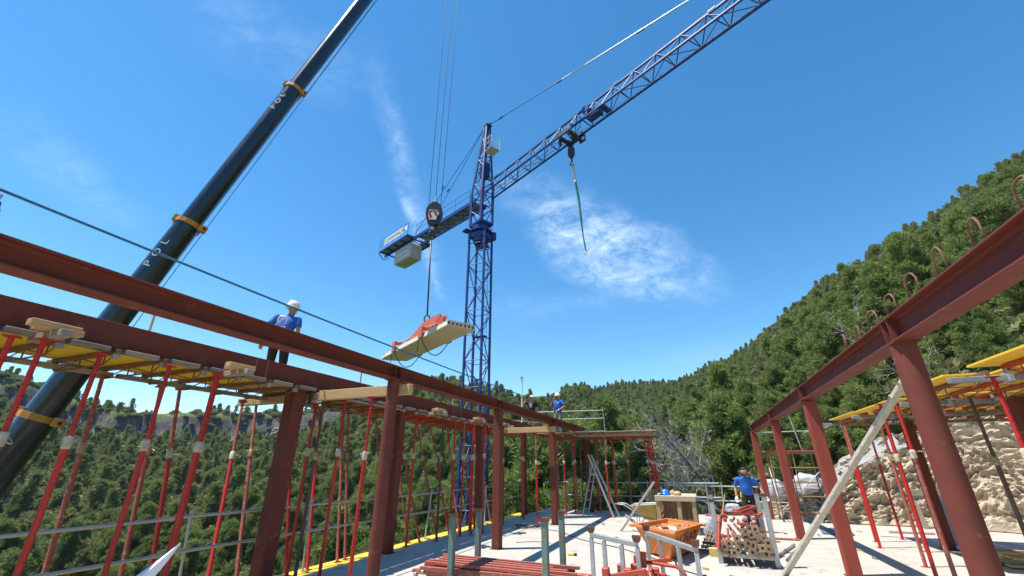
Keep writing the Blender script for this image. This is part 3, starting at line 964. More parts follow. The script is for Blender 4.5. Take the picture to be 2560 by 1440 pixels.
i_beam('steel_beam', 'long dark red steel beam on columns, nearer of the two left beams', -4.3, -2.5, 18.9, 2.915, 3.125, .20, (5.58, 9.72, 14.15), M_prim)
i_beam('steel_beam', 'dark red steel beam along the left slab edge, carrying the formwork', -6.2, -2.5, 20.4, 2.905, 3.205, .21, (), M_prim, box=True)
i_beam('steel_beam', 'red steel beam at the right topped with bent rebar loops', 2.05, -2.5, 18.75, 2.775, 3.025, .20, (5.25, 9.6, 13.75, 18.3), M_prim)
# thin chalk lines across the edge beam
for y in (4.52, 4.72, 10.7, 11.1):
    MB().box((-6.0985, y, 3.03), (.002, .005, .30)).build('paint_line', mat('chalk', (.5, .33, .28), .9), [o for o in COL.objects if o.name == 'steel_beam.001'][0])

def sq_column(x, y, z1, s, label, group, material=M_prim, rot=0.0):
    t = thing('steel_column', label, 'column', (x, y, 0), group)
    M = Matrix.Translation((x, y, 0)) @ Matrix.Rotation(rot, 4, 'Z')
    MB().box((0, 0, z1 / 2 + .006), (s, s, z1 - .012), M, bev=.012).build('shaft', material, t)
    MB().box((0, 0, .006), (s + .06, s + .06, .012), M).build('base_plate', material, t)
    return t
def round_column(x, y, z1, r, label, group):
    t = thing('steel_column', label, 'column', (x, y, 0), group)
    MB().cyl((x, y, .012), (x, y, z1 - .01), r, n=40, caps=False).build('shaft', M_prim, t, True)
    MB().box((x, y, .006), (r * 3, r * 3, .012)).build('base_plate', M_prim, t)
    MB().box((x, y, z1 - .006), (r * 2.05, r * 2.05, .010)).build('cap_plate', M_prim, t)
round_column(-4.3, 5.58, 2.915, .088, 'round red column under the nearer left beam', 'columns of the nearer left beam')
sq_column(-4.3, 9.72, 2.915, .185, 'square red column standing mid floor beside the green posts', 'columns of the nearer left beam')
sq_column(-4.32, 14.15, 2.915, .185, 'square red column farthest along the nearer left beam', 'columns of the nearer left beam')
sq_column(-6.2, 5.45, 2.905, .235, 'dark red square column on the slab edge, nearest the camera', 'columns of the slab edge beam')
sq_column(-6.2, 8.42, 2.905, .20, 'dark red square column on the slab edge, behind the round column', 'columns of the slab edge beam')
sq_column(-6.2, 12.6, 2.905, .185, 'dark red square column on the slab edge, near the crane mast', 'columns of the slab edge beam')
sq_column(-6.25, 16.6, 2.905, .185, 'dark red square column at the far left slab corner', 'columns of the slab edge beam')
sq_column(-4.15, 18.45, 2.62, .20, 'dark red column behind the stepladder', 'columns of the slab edge beam')
round_column(2.05, 5.25, 2.775, .108, 'thick round red column carrying the right beam', 'columns of the right beam')
sq_column(2.08, 9.6, 2.775, .20, 'square red column behind the leaning plank, second under the right beam', 'columns of the right beam', M_prim_sun)
sq_column(2.08, 13.75, 2.775, .19, 'square red column third along the right beam', 'columns of the right beam', M_prim_sun)
sq_column(2.02, 18.3, 2.775, .19, 'square red column at the far end of the right beam', 'columns of the right beam', M_prim_sun)
sq_column(4.72, 13.28, 2.62, .20, 'dark shaded column under the right formwork, farther one', 'columns under the right formwork')
sq_column(4.72, 9.15, 2.62, .20, 'dark shaded column under the right formwork, nearer one', 'columns under the right formwork')
sq_column(4.72, 5.0, 2.62, .20, 'dark shaded column at the right picture edge', 'columns under the right formwork')

# bent rebar loops on the right beam
for i in range(9):
    y = 2.6 + i * .52
    w = rng.uniform(.16, .20); h = rng.uniform(.21, .27); a = rng.uniform(-.2, .2)
    pts = []
    for px, pz in ((-w / 2, 0), (-w / 2, h * .75), (-w / 2 + .03, h * .94), (-.03, h), (.03, h), (w / 2 - .03, h * .94), (w / 2, h * .75), (w / 2, 0)):
        pts.append(V(2.05 + px * math.sin(a) , y + px * math.cos(a), 3.025 + pz))
    MB().tube(pts, .0085, 6).build('rebar_loop', M_rust, smooth=True, label='bent rusty rebar loop on the right beam, %s from the camera' % ORD[i], cat='rebar', group='rebar loops on the right beam')

# ------------------------------------------------------------------ props
def make_prop(m_out, m_in, m_col, L=2.66, collar=1.72, loop=True, seed=0):
    r = random.Random(seed)
    t = thing('steel_prop', 'x', 'prop')
    MB().box((0, 0, .004), (.12, .12, .008)).build('base_plate', m_out, t, local=True)
    MB().cyl((0, 0, .008), (0, 0, collar), .029, n=12).build('outer_tube', m_out, t, True, local=True, autosmooth=40)
    c = MB().lathe([(.029, collar - .005), (.038, collar), (.041, collar + .03), (.041, collar + .10), (.036, collar + .115), (.022, collar + .12)], n=12)
    co = c.build('collar', m_col, t, True, local=True, autosmooth=35)
    h = MB()
    if loop:
        h.tube([V(.03 * math.cos(a) + .055, .0 + .045 * math.sin(a), collar + .055 + .035 * math.sin(a)) for a in np.linspace(0, 2 * math.pi, 14)[:-1]], .006, 5, True)
        h.tube([V(-.03, 0, collar + .09), V(-.09, .01, collar + .10), V(-.12, .03, collar + .095), V(-.10, .06, collar + .09)], .006, 5)
    else:
        h.tube([V(.036, 0, collar + .05), V(.10, .02, collar + .06), V(.13, .05, collar + .055), V(.09, .09, collar + .05), V(.02, .06, collar + .05)], .006, 5)
    h.build('handle', m_col, co, True, local=True)
    MB().cyl((0, 0, collar + .12), (0, 0, L - .008), .0235, n=12).build('inner_tube', m_in, t, True, local=True, autosmooth=40)
    ho = MB()
    for k in range(8):
        z = collar + .22 + k * .10
        if z < L - .05:
            for s in (-1, 1):
                ho.cyl((0, s * .0225, z), (0, s * .0242, z), .0065, n=8)
                ho.cyl((s * .0225, 0, z), (s * .0242, 0, z), .0065, n=8)
    ho.build('pin_holes', M_hole, t, local=True, kind='stuff')
    MB().box((0, 0, L - .004), (.12, .12, .008)).build('head_plate', m_in, t, local=True)
    return t
PROTO = [make_prop(M_red, M_red, M_cream, seed=1), make_prop(M_red, M_redold, M_cream, 2.66, 1.70, False, 2), make_prop(M_redold, M_redold, M_brass, 2.66, 1.74, True, 3),
         make_prop(M_propdark, M_propdark, M_brass, 2.66, 1.66, False, 4), make_prop(M_redold, M_red, M_cream, 2.66, 1.76, True, 5)]
PROP_W = {0: 'bright red', 1: 'red', 2: 'worn salmon red', 3: 'dark brown', 4: 'faded red'}
PROP_N = {}
def prop(x, y, top=None, k=None, ztop=2.66, row='inner', z0=0.0, rowname=''):
    k = rng.choice((0, 0, 1, 2, 4)) if k is None else k
    t = copy_tree(PROTO[k])
    b = V(x, y, z0); e = V(*(top or (x, y)), ztop)
    d = e - b
    q = UP.rotation_difference(d.normalized())
    t.rotation_mode = 'QUATERNION'
    t.rotation_quaternion = q @ Euler((0, 0, rng.uniform(0, 6.28))).to_quaternion()
    t.location = b
    t.scale = (1, 1, d.length / 2.66)
    PROP_N.setdefault(row, []).append((t, k))
    return t
# inner row beside the slab edge beam, (x, y)
for x, y, k in [(-5.95, .8, 0), (-5.94, 1.84, 0), (-5.80, 2.02, 0), (-6.0, 2.58, 0), (-5.95, 3.27, 0), (-5.88, 3.83, 0), (-6.02, 3.95, 0), (-6.33, 6.05, 0), (-6.2, 6.1, 3),
                (-5.97, 6.38, 0), (-5.9, 7.69, 0), (-6.08, 8.0, 0), (-6.28, 9.2, 0), (-6.05, 10.1, 3), (-5.97, 10.6, 0), (-5.9, 11.0, 1), (-5.75, 11.3, 0), (-5.6, 11.7, 4), (-6.1, 11.9, 0),
                (-5.7, 13.3, 3), (-6.0, 14.0, 1), (-5.7, 15.1, 0), (-5.95, 15.6, 4)]:
    prop(x, y, None, k, row='inner', ztop=2.805)
prop(-4.80, 5.72, None, 0, row='inner', ztop=2.69)
# outer row on the yellow boards, leaning out to the edge of the deck
for xb, yb, xt, yt, k in [(-6.6, 1.6, -7.15, 1.7, 2), (-6.6, 3.1, -7.2, 3.2, 2), (-6.6, 3.85, -7.3, 3.98, 2), (-6.6, 4.2, -7.25, 4.22, 1), (-6.55, 4.9, -7.6, 5.55, 1), (-6.55, 5.35, -7.5, 5.75, 2), (-6.55, 6.25, -7.25, 6.35, 1), (-6.58, 6.72, -7.3, 7.1, 1),
                          (-6.58, 7.44, -7.25, 7.75, 2), (-6.63, 7.7, -7.2, 7.85, 2), (-6.55, 8.8, -7.2, 8.8, 1), (-6.6, 9.75, -7.2, 9.5, 2), (-6.45, 10.0, -7.25, 9.8, 4), (-6.4, 10.7, -7.2, 10.6, 2), (-6.45, 11.4, -7.2, 11.3, 1), (-6.45, 11.95, -7.1, 12.1, 2),
                          (-6.5, 13.0, -7.15, 13.0, 1), (-6.5, 14.2, -7.15, 14.1, 2), (-6.5, 15.2, -7.15, 15.2, 1)]:
    prop(xb, yb, (xt, yt), k, row='outer', ztop=2.755, z0=-.02)
# under the far deck
for x, y, k in [(-4.75, 13.75, 1), (-5.2, 17.6, 2), (-5.6, 18.4, 4), (-4.72, 16.9, 0), (-4.66, 18.0, 1), (-4.4, 17.3, 4), (-4.5, 18.7, 2), (-3.9, 18.8, 1), (-3.7, 18.2, 2), (-3.1, 16.75, 1), (-3.0, 17.9, 0), (-2.6, 18.7, 4), (-3.2, 18.8, 2)]:
    prop(x, y, None, k, row='far', ztop=2.66)
# the bundle at the deck's far right corner
for x, y in [(-1.72, 18.35), (-1.63, 18.5), (-1.55, 18.30), (-1.47, 18.45), (-1.56, 18.62)]:
    prop(x, y, (x - .10, y - .15), 4 if x < -1.6 else 0, row='corner', ztop=2.66)
# right-hand formwork
for x, y, k in [(3.62, 13.9, 1), (3.42, 12.97, 1), (3.47, 10.93, 2), (4.15, 12.76, 1), (3.5, 7.05, 0), (4.5, 11.3, 1), (5.3, 13.6, 3), (4.35, 14.6, 1), (4.1, 9.0, 3), (5.2, 11.4, 1), (5.75, 12.6, 1), (5.6, 9.2, 1),
                (6.2, 11.2, 2), (4.35, 7.1, 1), (5.5, 7.2, 1), (6.6, 9.2, 2), (6.8, 13.4, 1), (6.6, 7.2, 3), (3.7, 5.0, 0), (4.9, 5.1, 1), (3.12, 9.55, 0), (3.05, 8.7, 4)]:
    prop(x, y, None, k, row='right', ztop=2.66)
ROWTXT = {'inner': 'prop beside the slab edge beam', 'outer': 'prop leaning out over the left slab edge', 'far': 'prop under the far deck', 'corner': 'prop bundled at the far deck corner',
          'right': 'prop under the right yellow formwork'}
for row, lst in PROP_N.items():
    lst.sort(key=lambda a: a[0].location.x if row in ('far', 'corner') else a[0].location.y)
    for i, (t, k) in enumerate(lst):
        tag(t, '%s steel %s, %s from the %s' % (PROP_W[k], ROWTXT[row], ORD[i], 'left' if row in ('far', 'corner') else 'camera'), 'prop', {'inner': 'props beside the slab edge beam', 'outer': 'props leaning over the slab edge', 'far': 'props under the far deck',
            'corner': 'props bundled at the deck corner', 'right': 'props under the right formwork'}[row])
def drop(o):
    for c in list(o.children): drop(c)
    bpy.data.objects.remove(o)
for p_ in PROTO: drop(p_)

# ------------------------------------------------------------------ formwork
def girder(p, q, material, label, group, depth=.15, n=4):
    """telescopic formwork girder: channel on top, bent rod below, struts between"""
    p, q = V(p), V(q); d = q - p; L = d.length
    t = thing('formwork_girder', label, 'girder', p, group)
    MB().bar(p, q, .05, .055, bev=.004).build('top_chord', material, t)
    lo = [p + d * .03 + V(0, 0, -.03)] + [p + d * f + V(0, 0, -depth) for f in (.16, .5, .84)] + [p + d * .97 + V(0, 0, -.03)]
    MB().tube(lo, .010, 6).build('bottom_rod', material, t, True)
    for k in range(n + 1):
        f = .16 + .68 * k / n
        rod('strut', p + d * f + V(0, 0, -.02), p + d * f + V(0, 0, -depth), .008, material, t, 6)
        if k < n:
            f2 = .16 + .68 * (k + 1) / n
            a, b_ = (-.02, -depth) if k % 2 else (-depth, -.02)
            rod('diagonal', p + d * f + V(0, 0, a), p + d * f2 + V(0, 0, b_), .007, material, t, 6)
    for f in (.02, .98):
        MB().box(p + d * f + V(0, 0, -.05), (.05, .075, .06), bev=.006).build('end_clamp', M_galv if material is not M_rust else M_greyx, t)
    return t
def panel(x0, x1, y0, y1, z, material, label, group, tilt=0.0):
    b = MB().box(((x0 + x1) / 2, (y0 + y1) / 2, z + .0135), (x1 - x0, y1 - y0, .027), bev=.004)
    return b.build('shuttering_sheet', material, label=label, cat='formwork panel', group=group)

# left deck along the slab edge, y from the camera on
ny = 0
y = .70
while y < 16.4:
    mt = M_rust if y < 8.2 else M_fred
    girder((-5.98, y, 2.862), (-7.40 + rng.uniform(-.06, .06), y, 2.862), mt, '%s formwork girder across the left deck, %s from the camera' % ('rusty' if mt is M_rust else 'red', ORD[min(29, ny)]), 'girders under the left deck', depth=.13, n=2)
    pm, pw = (M_yel, 'yellow') if y < 4.4 else (M_ply, 'brown plywood')
    panel(-7.40 + rng.uniform(-.08, .08), -6.318, y + .01, y + .495, 2.892, pm, '%s deck panel left of the edge beam, %s from the camera' % (pw, ORD[min(29, ny)]), 'panels of the left deck')
    # short weathered stringer blocks between the girders under the beam
    MB().box((-6.04, y + .25, 2.877), (.12, .36, .05), bev=.006).build('stringer_block', M_greyy, label='weathered timber block wedged under the edge beam, %s from the camera' % ORD[min(29, ny)], cat='timber', group='timber blocks under the edge beam')
    y += .505; ny += 1
# stringers along the deck
for i, (x, y0, y1) in enumerate([(-7.2, .2, 3.3), (-7.2, 3.35, 6.4), (-7.2, 6.45, 9.6), (-7.2, 9.65, 12.8), (-7.2, 12.85, 16.3)]):
    MB().box((x, (y0 + y1) / 2, 2.787), (.08, y1 - y0, .06), bev=.006).build('stringer', M_greyy, label='long grey stringer plank under the outer left deck, %s from the camera' % ORD[i], cat='timber', group='stringers of the left deck')
for i, (x, y0, y1) in enumerate([(-6.03, 5.9, 8.2), (-6.03, 8.7, 12.2), (-6.03, 13.0, 16.0)]):
    MB().box((x, (y0 + y1) / 2, 2.819), (.10, y1 - y0, .025), bev=.004).build('stringer', M_greyy, label='thin grey plank on the inner row of props, %s from the camera' % ORD[i], cat='timber', group='planks on the inner props')
# short timbers at the prop heads: one across, two short pale ones along the beam
for i, yy in enumerate((1.95, 3.92, 9.2, 11.4, 13.3)):
    MB().box((-5.80, yy + .10, 2.842), (.62, .10, .07), bev=.005).build('header_timber', M_greyx, label='grey timber laid across the prop heads beside the edge beam, %s from the camera' % ORD[i], cat='timber', group='cross timbers on the inner props')
    for j, dx in enumerate((.0, .14)):
        MB().box((-5.78 + dx, yy + .13 - dx * .6, 2.909), (.105, .38, .062), bev=.005).build('header_timber', M_woody, label='short pale timber piece on the %s prop head, %s one' % (ORD[i], ('left', 'right')[j]), cat='timber', group='short timbers on the inner props')
# long squared timbers from the round column out past the edge beam
MB().box((-4.98, 5.72, 2.775), (1.86, .10, .16), bev=.006).build('squared_timber', M_woodx, label='long pale squared timber passing behind the round left column', cat='timber')
MB().box((-6.93, 5.74, 2.765), (2.0, .12, .13), bev=.006).build('squared_timber', M_woodx, label='long pale squared timber clamped to the edge column head', cat='timber')
cl = thing('bar_clamp', 'black and steel bar clamp gripping the squared timber at the edge column', 'clamp', (-6.1, 5.55, 2.6))
MB().box((-6.1, 5.62, 2.66), (.66, .012, .03)).build('bar', M_galv, cl)
MB().box((-6.02, 5.60, 2.75), (.05, .03, .22), bev=.008).build('jaw', M_black, cl)
MB().box((-6.12, 5.60, 2.87), (.20, .03, .03), bev=.008).build('handle', M_black, cl)
MB().box((-4.98, 13.78, 2.745), (1.72, .10, .17), bev=.006).build('squared_timber', M_woodx, label='long pale squared timber reaching the far column of the nearer left beam', cat='timber')
MB().box((-6.05, 13.70, 2.72), (.55, .16, .11), bev=.006).build('squared_timber', M_greyx, label='short grey squared timber behind the second square column', cat='timber')
MB().box((-6.0, 13.95, 2.88), (.8, .12, .06), bev=.005).build('squared_timber', M_woodx, label='light board end showing above the grey timber', cat='timber')

# far deck across the end of the building
for i in range(9):
    x = -5.75 + i * .5
    girder((x, 16.9, 2.79), (x, 19.0, 2.79), M_fred, 'red formwork girder under the far deck, %s from the left' % ORD[i], 'girders under the far deck')
    panel(x + .01, x + .49, 16.75, 19.2, 2.822, M_ply, 'brown plywood panel of the far deck, %s from the left' % ORD[i], 'panels of the far deck')
for i, (x0, x1, yy) in enumerate([(-4.15, -1.25, 16.95), (-5.9, -1.3, 18.85)]):
    MB().box(((x0 + x1) / 2, yy, 2.72), (x1 - x0, .10, .075), bev=.006).build('stringer', mat('grey_stringer', (.27, .27, .26), .8, var=.3, vscale=5), label='pale grey metal stringer along the %s edge of the far deck' % ('front', 'back')[i], cat='stringer', group='stringers of the far deck')
beam('deck_board', (-4.15, 16.72, 2.86), (-3.0, 16.75, 2.86), .05, .03, M_pipe, label='thin white board lying on the front edge of the far deck', cat='board')
MB().box((-1.30, 17.9, 2.755), (.08, 2.2, .07), bev=.006).build('stringer', MATS['grey_stringer'], label='pale grey metal stringer closing the right end of the far deck', cat='stringer', group='stringers of the far deck')
for i in range(4):
    beam('formwork_beam', (-4.1 + i * .02, 17.1 + i * .42, 2.70 - .02 * (i % 2)), (-1.45, 17.0 + i * .45, 2.71), .035, .06, M_fred, label='flat red steel bar along the far deck, %s from the front' % ORD[i], cat='bar', group='red bars along the far deck')

# right-hand formwork
bays = [(14.55, 12.45, 3.50, 7.6), (12.35, 9.85, 3.55, 8.0), (9.75, 7.30, 3.34, 8.4), (7.15, 5.05, 3.34, 8.4), (4.9, 2.9, 3.4, 8.0)]
ng_ = 0; npn = 0
for bi, (yb, ya, x0, x1) in enumerate(bays):
    mt = M_rust if bi % 2 == 0 else M_fred
    n = int((x1 - x0) / .52)
    for k in range(n):
        xa = x0 + k * .52
        jag = (0, .0, .22, -.12)[k % 4] if k < 3 else 0
        panel(xa + .005, xa + .51, ya + .02 + (.45 if (k == 0 and bi in (1, 2)) else 0), yb - jag, 2.80 + .028 * (k % 2) * 0, M_yel, 'yellow panel of the right formwork, %s row, %s from its left edge' % (ORD[bi], ORD[k]), 'yellow panels of the right formwork')
        girder((xa + .30, ya + .1, 2.765), (xa + .30, yb - .1, 2.765), M_rust if (k + bi) % 3 else M_fred, '%s girder under the right formwork, %s row, %s from its left edge' % ('rusty' if (k + bi) % 3 else 'red', ORD[bi], ORD[k]), 'girders under the right formwork', depth=.12, n=2)
gs = MATS['grey_stringer']
for i, (yy, x0, x1) in enumerate([(14.5, 3.1, 7.6), (12.40, 3.45, 8.0), (10.1, 3.6, 8.0), (7.45, 3.25, 8.4), (5.0, 3.4, 8.0)]):
    MB().box(((x0 + x1) / 2, yy, 2.695), (x1 - x0, .10, .07), bev=.006).build('stringer', gs, label='grey metal stringer across the right formwork, %s from the far end' % ORD[i], cat='stringer', group='stringers of the right formwork')
for i, (xx, yy) in enumerate([(3.75, 14.5), (4.6, 14.5), (3.85, 7.45), (4.7, 7.45), (4.3, 10.1), (4.2, 12.4)]):
    b = MB().box((xx, yy, 2.70), (.07, .14, .12), bev=.012).box((xx, yy, 2.645), (.05, .09, .03))
    b.build('stringer_clamp', M_galv, label='galvanised clamp head on a right formwork stringer, %s of six' % ORD[i], cat='clamp', group='clamp heads of the right formwork')

# ------------------------------------------------------------------ rails and rope
def rail(name, p, q, r, label, group, material=M_pipe):
    return rod(name, p, q, r, material, None, 10, label, 'guard rail', group)
for nm, z in (('upper', 1.0), ('lower', .59)):
    rail('guard_rail', (-6.52, .5, z), (-6.50, 4.2, z + .01), .021, '%s guard rail tube along the left slab edge, near length' % nm, 'left edge guard rails')
    rail('guard_rail', (-6.50, 4.0, z + .02), (-6.50, 11.0, z), .021, '%s guard rail tube along the left slab edge, middle length' % nm, 'left edge guard rails')
    rail('guard_rail', (-6.52, 10.8, z + .02), (-6.45, 17.3, z + .02), .018, '%s guard rail tube along the left slab edge, far length' % nm, 'left edge guard rails')
def guard_post(p, q, label, r=.017, hooks=True, material=None):
    p, q = V(p), V(q)
    t = thing('guard_post', label, 'guard post', p, 'guard rail posts')
    material = material or mat('white_post', (.62, .61, .57), .55, var=.25, vscale=8, spots=(.35, .3, .25), sscale=12, sfill=.66)
    rod('tube', p, q, r, material, t, 8)
    if hooks:
        d = q - p
        for f in (.55, .97):
            a = p + d * f
            MB().tube([a, a + V(.055, 0, .0), a + V(.06, 0, .05)], .007, 5).build('hook', material, t)
    MB().box(p + V(.05, 0, .02), (.14, .06, .02)).build('foot_clamp', M_galv, t)
    return t
guard_post((-6.60, 4.55, -.02), (-6.56, 4.42, 1.08), 'white guard rail post on the slab edge, nearest the camera')
guard_post((-6.56, 6.6, -.02), (-6.52, 6.5, 1.1), 'white guard rail post on the slab edge, behind the dark edge column')
guard_post((-6.57, 10.42, -.02), (-6.49, 10.47, 1.08), 'white guard rail post on the slab edge with bent top, left of the crane')
guard_post((-6.50, 13.7, -.02), (-6.46, 13.7, 1.08), 'white guard rail post on the slab edge, right of the crane mast')
guard_post((-6.46, 17.2, -.02), (-6.46, 17.2, 1.1), 'white guard rail post at the far left slab corner')
# rear rails
for nm, z in (('upper', 1.04), ('lower', .56)):
    rail('guard_rail', (-6.2, 18.95, z), (-2.7, 18.95, z), .016, '%s thin guard rail behind the far deck props' % nm, 'rear guard rails', M_rust if False else M_pipe)
    rail('guard_rail', (-2.75, 18.9, z), (.6, 18.95, z + .02), .023, '%s guard rail tube behind the orange skip' % nm, 'rear guard rails')
    rail('guard_rail', (-.9, 18.98, z - .07), (3.9, 18.9, z - .10), .022, '%s guard rail tube behind the bearded worker' % nm, 'rear guard rails')
guard_post((.12, 18.85, 0), (.16, 18.85, 1.12), 'grey rear guard post left of the full prop rack', .022, False, M_galv)
guard_post((.62, 18.85, 0), (.68, 18.85, 1.10), 'grey rear guard post just behind the prop rack', .022, False, M_galv)
guard_post((-1.95, 18.9, 0), (-1.95, 18.9, 1.12), 'grey rear guard post behind the wheelbarrow', .018, False, M_galv)
# rails above the far deck
for nm, z in (('upper', 3.97), ('lower', 3.62)):
    rail('guard_rail', (-6.6, 19.3, z - .02), (-3.66, 20.1, z + .03), .022, '%s rail above the far deck behind the smoking worker' % nm, 'far deck guard rails')
rod('deck_post', (-3.65, 20.1, 2.5), (-3.68, 20.1, 4.15), .020, M_galv, None, 8, 'grey tube post at the right end of the far deck rails', 'guard post', 'guard rail posts')
for i, (x, y, z1) in enumerate([(-7.3, 3.6, 3.86), (-7.3, 8.2, 3.86), (-7.3, 10.3, 3.86), (-7.3, 12.7, 3.82), (-7.3, 14.6, 3.8), (-7.2, 16.6, 3.85)]):
    rod('deck_post', (x, y, 2.85), (x + .02, y - .02, z1), .018, mat('grey_post', (.45, .44, .40), .6, var=.2), None, 8, 'short grey tube post on the outer left deck, %s from the camera' % ORD[i], 'guard post', 'guard rail posts')
rod('deck_rail', (-7.2, 16.7, 3.42), (-6.1, 18.9, 3.42), .016, M_pipe, None, 8, 'low white rail beside the tall lifeline post', 'guard rail', 'far deck guard rails')
lp = thing('lifeline_post', 'tall white post with flared cap holding the blue rope', 'post', (-6.3, 16.6, 2.86))
rod('tube', (-6.3, 16.6, 2.86), (-6.3, 16.6, 4.98), .030, mat('white_paint', (.72, .71, .66), .5, var=.12), lp, 12)
MB().lathe([(.03, 4.90), (.055, 5.02), (.075, 5.05), (.075, 5.08), (.02, 5.09)], Matrix.Translation((-6.3, 16.6, 0)), 14).build('cap', MATS['white_paint'], lp, True, autosmooth=35)
MB().box((-6.3, 16.6, 4.32), (.10, .10, .08), bev=.01).build('bracket', MATS['white_paint'], lp)
M_rope = mat('blue_rope', (.020, .19, .42), .7, var=.3, vscale=40, bump=.5, bscale=200)
pts = [V(-6.3, yy, 4.25 + .07 * ((yy - 8) / 8) ** 2) for yy in np.linspace(-3.0, 16.58, 24)]
MB().tube(pts, .018, 8).build('lifeline_rope', M_rope, smooth=True, label='thick blue lifeline rope stretched above the left beam', cat='rope')
fb = thing('fall_arrest_block', 'dark blue fall arrest device hanging from the rope at the left picture edge', 'safety device', (-6.3, 1.42, 3.9))
MB().tube([(-6.3, 1.42, 4.25), (-6.3, 1.41, 4.17)], .012, 6).build('hook', M_galv, fb)
MB().lathe([(.012, 4.18), (.035, 4.16), (.042, 4.10), (.055, 4.08), (.058, 4.02), (.045, 3.95), (.02, 3.92)], Matrix.Translation((-6.3, 1.41, 0)), 14).build('housing', mat('navy_plastic', (.015, .022, .13), .35), fb, True, autosmooth=40)
# ------------------------------------------------------------------ tower crane
M_blue = mat('crane_blue', (.010, .040, .225), .4, var=.25, vscale=1.5, col2=(.008, .030, .17), spots=(.05, .08, .18), sscale=6, sfill=.68)
M_bluel = mat('crane_blue_light', (.030, .115, .36), .4, var=.2, vscale=1.5)
M_wht = mat('white_lacquer', (.75, .75, .73), .45, var=.08)
CX, CY = -11.75, 23.15
tc = thing('tower_crane', 'tall blue lattice tower crane with long jib beyond the left edge', 'tower crane', (CX, CY, -6))
S = .58
legs = [(sx, sy) for sx in (-1, 1) for sy in (-1, 1)]
for sx, sy in legs:
    MB().box((CX + sx * S, CY + sy * S, 5.4), (.13, .13, 22.6), bev=.012).build('mast_leg', M_blue, tc)
faces = [((-1, -1), (1, -1)), ((1, -1), (1, 1)), ((1, 1), (-1, 1)), ((-1, 1), (-1, -1))]
zz = -5.4; k = 0
while zz < 16.2:
    h = 1.62
    for fi, (a, b) in enumerate(faces):
        pa = V(CX + a[0] * S, CY + a[1] * S, zz); pb = V(CX + b[0] * S, CY + b[1] * S, zz)
        if (k + fi) % 2: pa, pb = pb, pa
        rod('mast_brace', pa, pb + V(0, 0, h), .034, M_blue, tc, 6)
        if k % 2 == 0 or fi % 2 == 0:
            rod('mast_rung', pa, pb, .026, M_bluel if fi == 0 else M_blue, tc, 6)
    if k % 4 == 1:
        MB().box((CX + .1, CY + .25, zz + .05), (.8, .5, .03)).build('landing', M_bluel, tc)
    zz += h; k += 1
lad = MB()
lx, ly = CX + .25, CY + .38
for s in (-.17, .17): lad.cyl((lx + s, ly, -5), (lx + s, ly, 16.4), .016, n=5)
for i in range(72): lad.cyl((lx - .17, ly, -4.9 + i * .295), (lx + .17, ly, -4.9 + i * .295), .011, n=5)
lad.build('ladder', M_bluel, tc)
MB().box((CX, CY, -6.1), (3.2, 3.2, 1.2)).build('base_block', M_conc, tc)
# turntable
ju = V(.887, -.462, 0).normalized(); jw = V(-ju.y, ju.x, 0)
def J(u, w, z): return V(CX, CY, 0) + ju * u + jw * w + V(0, 0, z)
MJ = Matrix((ju, jw, UP)).transposed().to_4x4(); MJ.translation = (CX, CY, 0)
MB().lathe([(.50, 15.9), (.56, 16.0), (.56, 16.62), (.80, 16.66), (.80, 16.74), (.58, 16.78), (.58, 17.15), (.4, 17.2)], Matrix.Translation((CX, CY, 0)), 28).build('turntable', M_blue, tc, True, autosmooth=35)
MB().box((0, 0, 16.35), (1.24, 1.24, .40), Matrix.Translation((CX, CY, 0)), bev=.04).build('mast_head', M_blue, tc)
MB().box((0, 0, 17.3), (1.36, 1.16, .22), MJ, bev=.03).build('slewing_frame', M_blue, tc)
b = MB().box((-.35, -.95, 16.66), (.5, .45, .10), MJ).box((.75, .55, 16.3), (.3, .3, .6), MJ, bev=.04)
b.build('slewing_motor', M_blue, tc)
# slewing tower and cathead
lo = [(.62, .50), (.62, -.50), (-.62, -.50), (-.62, .50)]
hi = [(.52, .16), (.52, -.16), (.30, -.16), (.30, .16)]
def leg_at(i, z):
    if z < 19.9: return J(lo[i][0], lo[i][1], z)
    f = (z - 19.9) / (26.0 - 19.9); return J(lo[i][0] + (hi[i][0] - lo[i][0]) * f, lo[i][1] + (hi[i][1] - lo[i][1]) * f, z)
for i in range(4):
    beam('tower_leg', leg_at(i, 17.3), leg_at(i, 19.9), .15, .15, M_blue, tc)
    beam('cathead_leg', leg_at(i, 19.88), leg_at(i, 26.0), .12, .12, M_blue, tc)
lv = [17.4, 18.6, 19.8, 20.9, 22.0, 23.0, 24.0, 25.0]
for a, z in enumerate(lv[:-1]):
    for i in range(4):
        j = (i + 1) % 4
        p, q = (i, j) if (a + i) % 2 else (j, i)
        rod('tower_brace', leg_at(p, z), leg_at(q, lv[a + 1]), .035, M_blue, tc, 6)
        rod('tower_rung', leg_at(i, z), leg_at(j, z), .035, M_blue, tc, 6)
MB().box((.45, 0, 26.03), (.5, .5, .12), MJ, bev=.02).box((.7, 0, 26.08), (.3, .12, .1), MJ).build('cathead_cap', M_blue, tc)
MB().box((.25, 0, 21.9), (.55, .62, 1.3), MJ, bev=.05).build('hoist_cabinet', M_blue, tc)
MB().lathe([(.05, 26.05), (.11, 26.08), (.11, 26.22), (.04, 26.28)], Matrix.Translation(J(.1, 0, 0)), 10).build('beacon', mat('amber_glass', (.55, .36, .2), .3), tc, True)
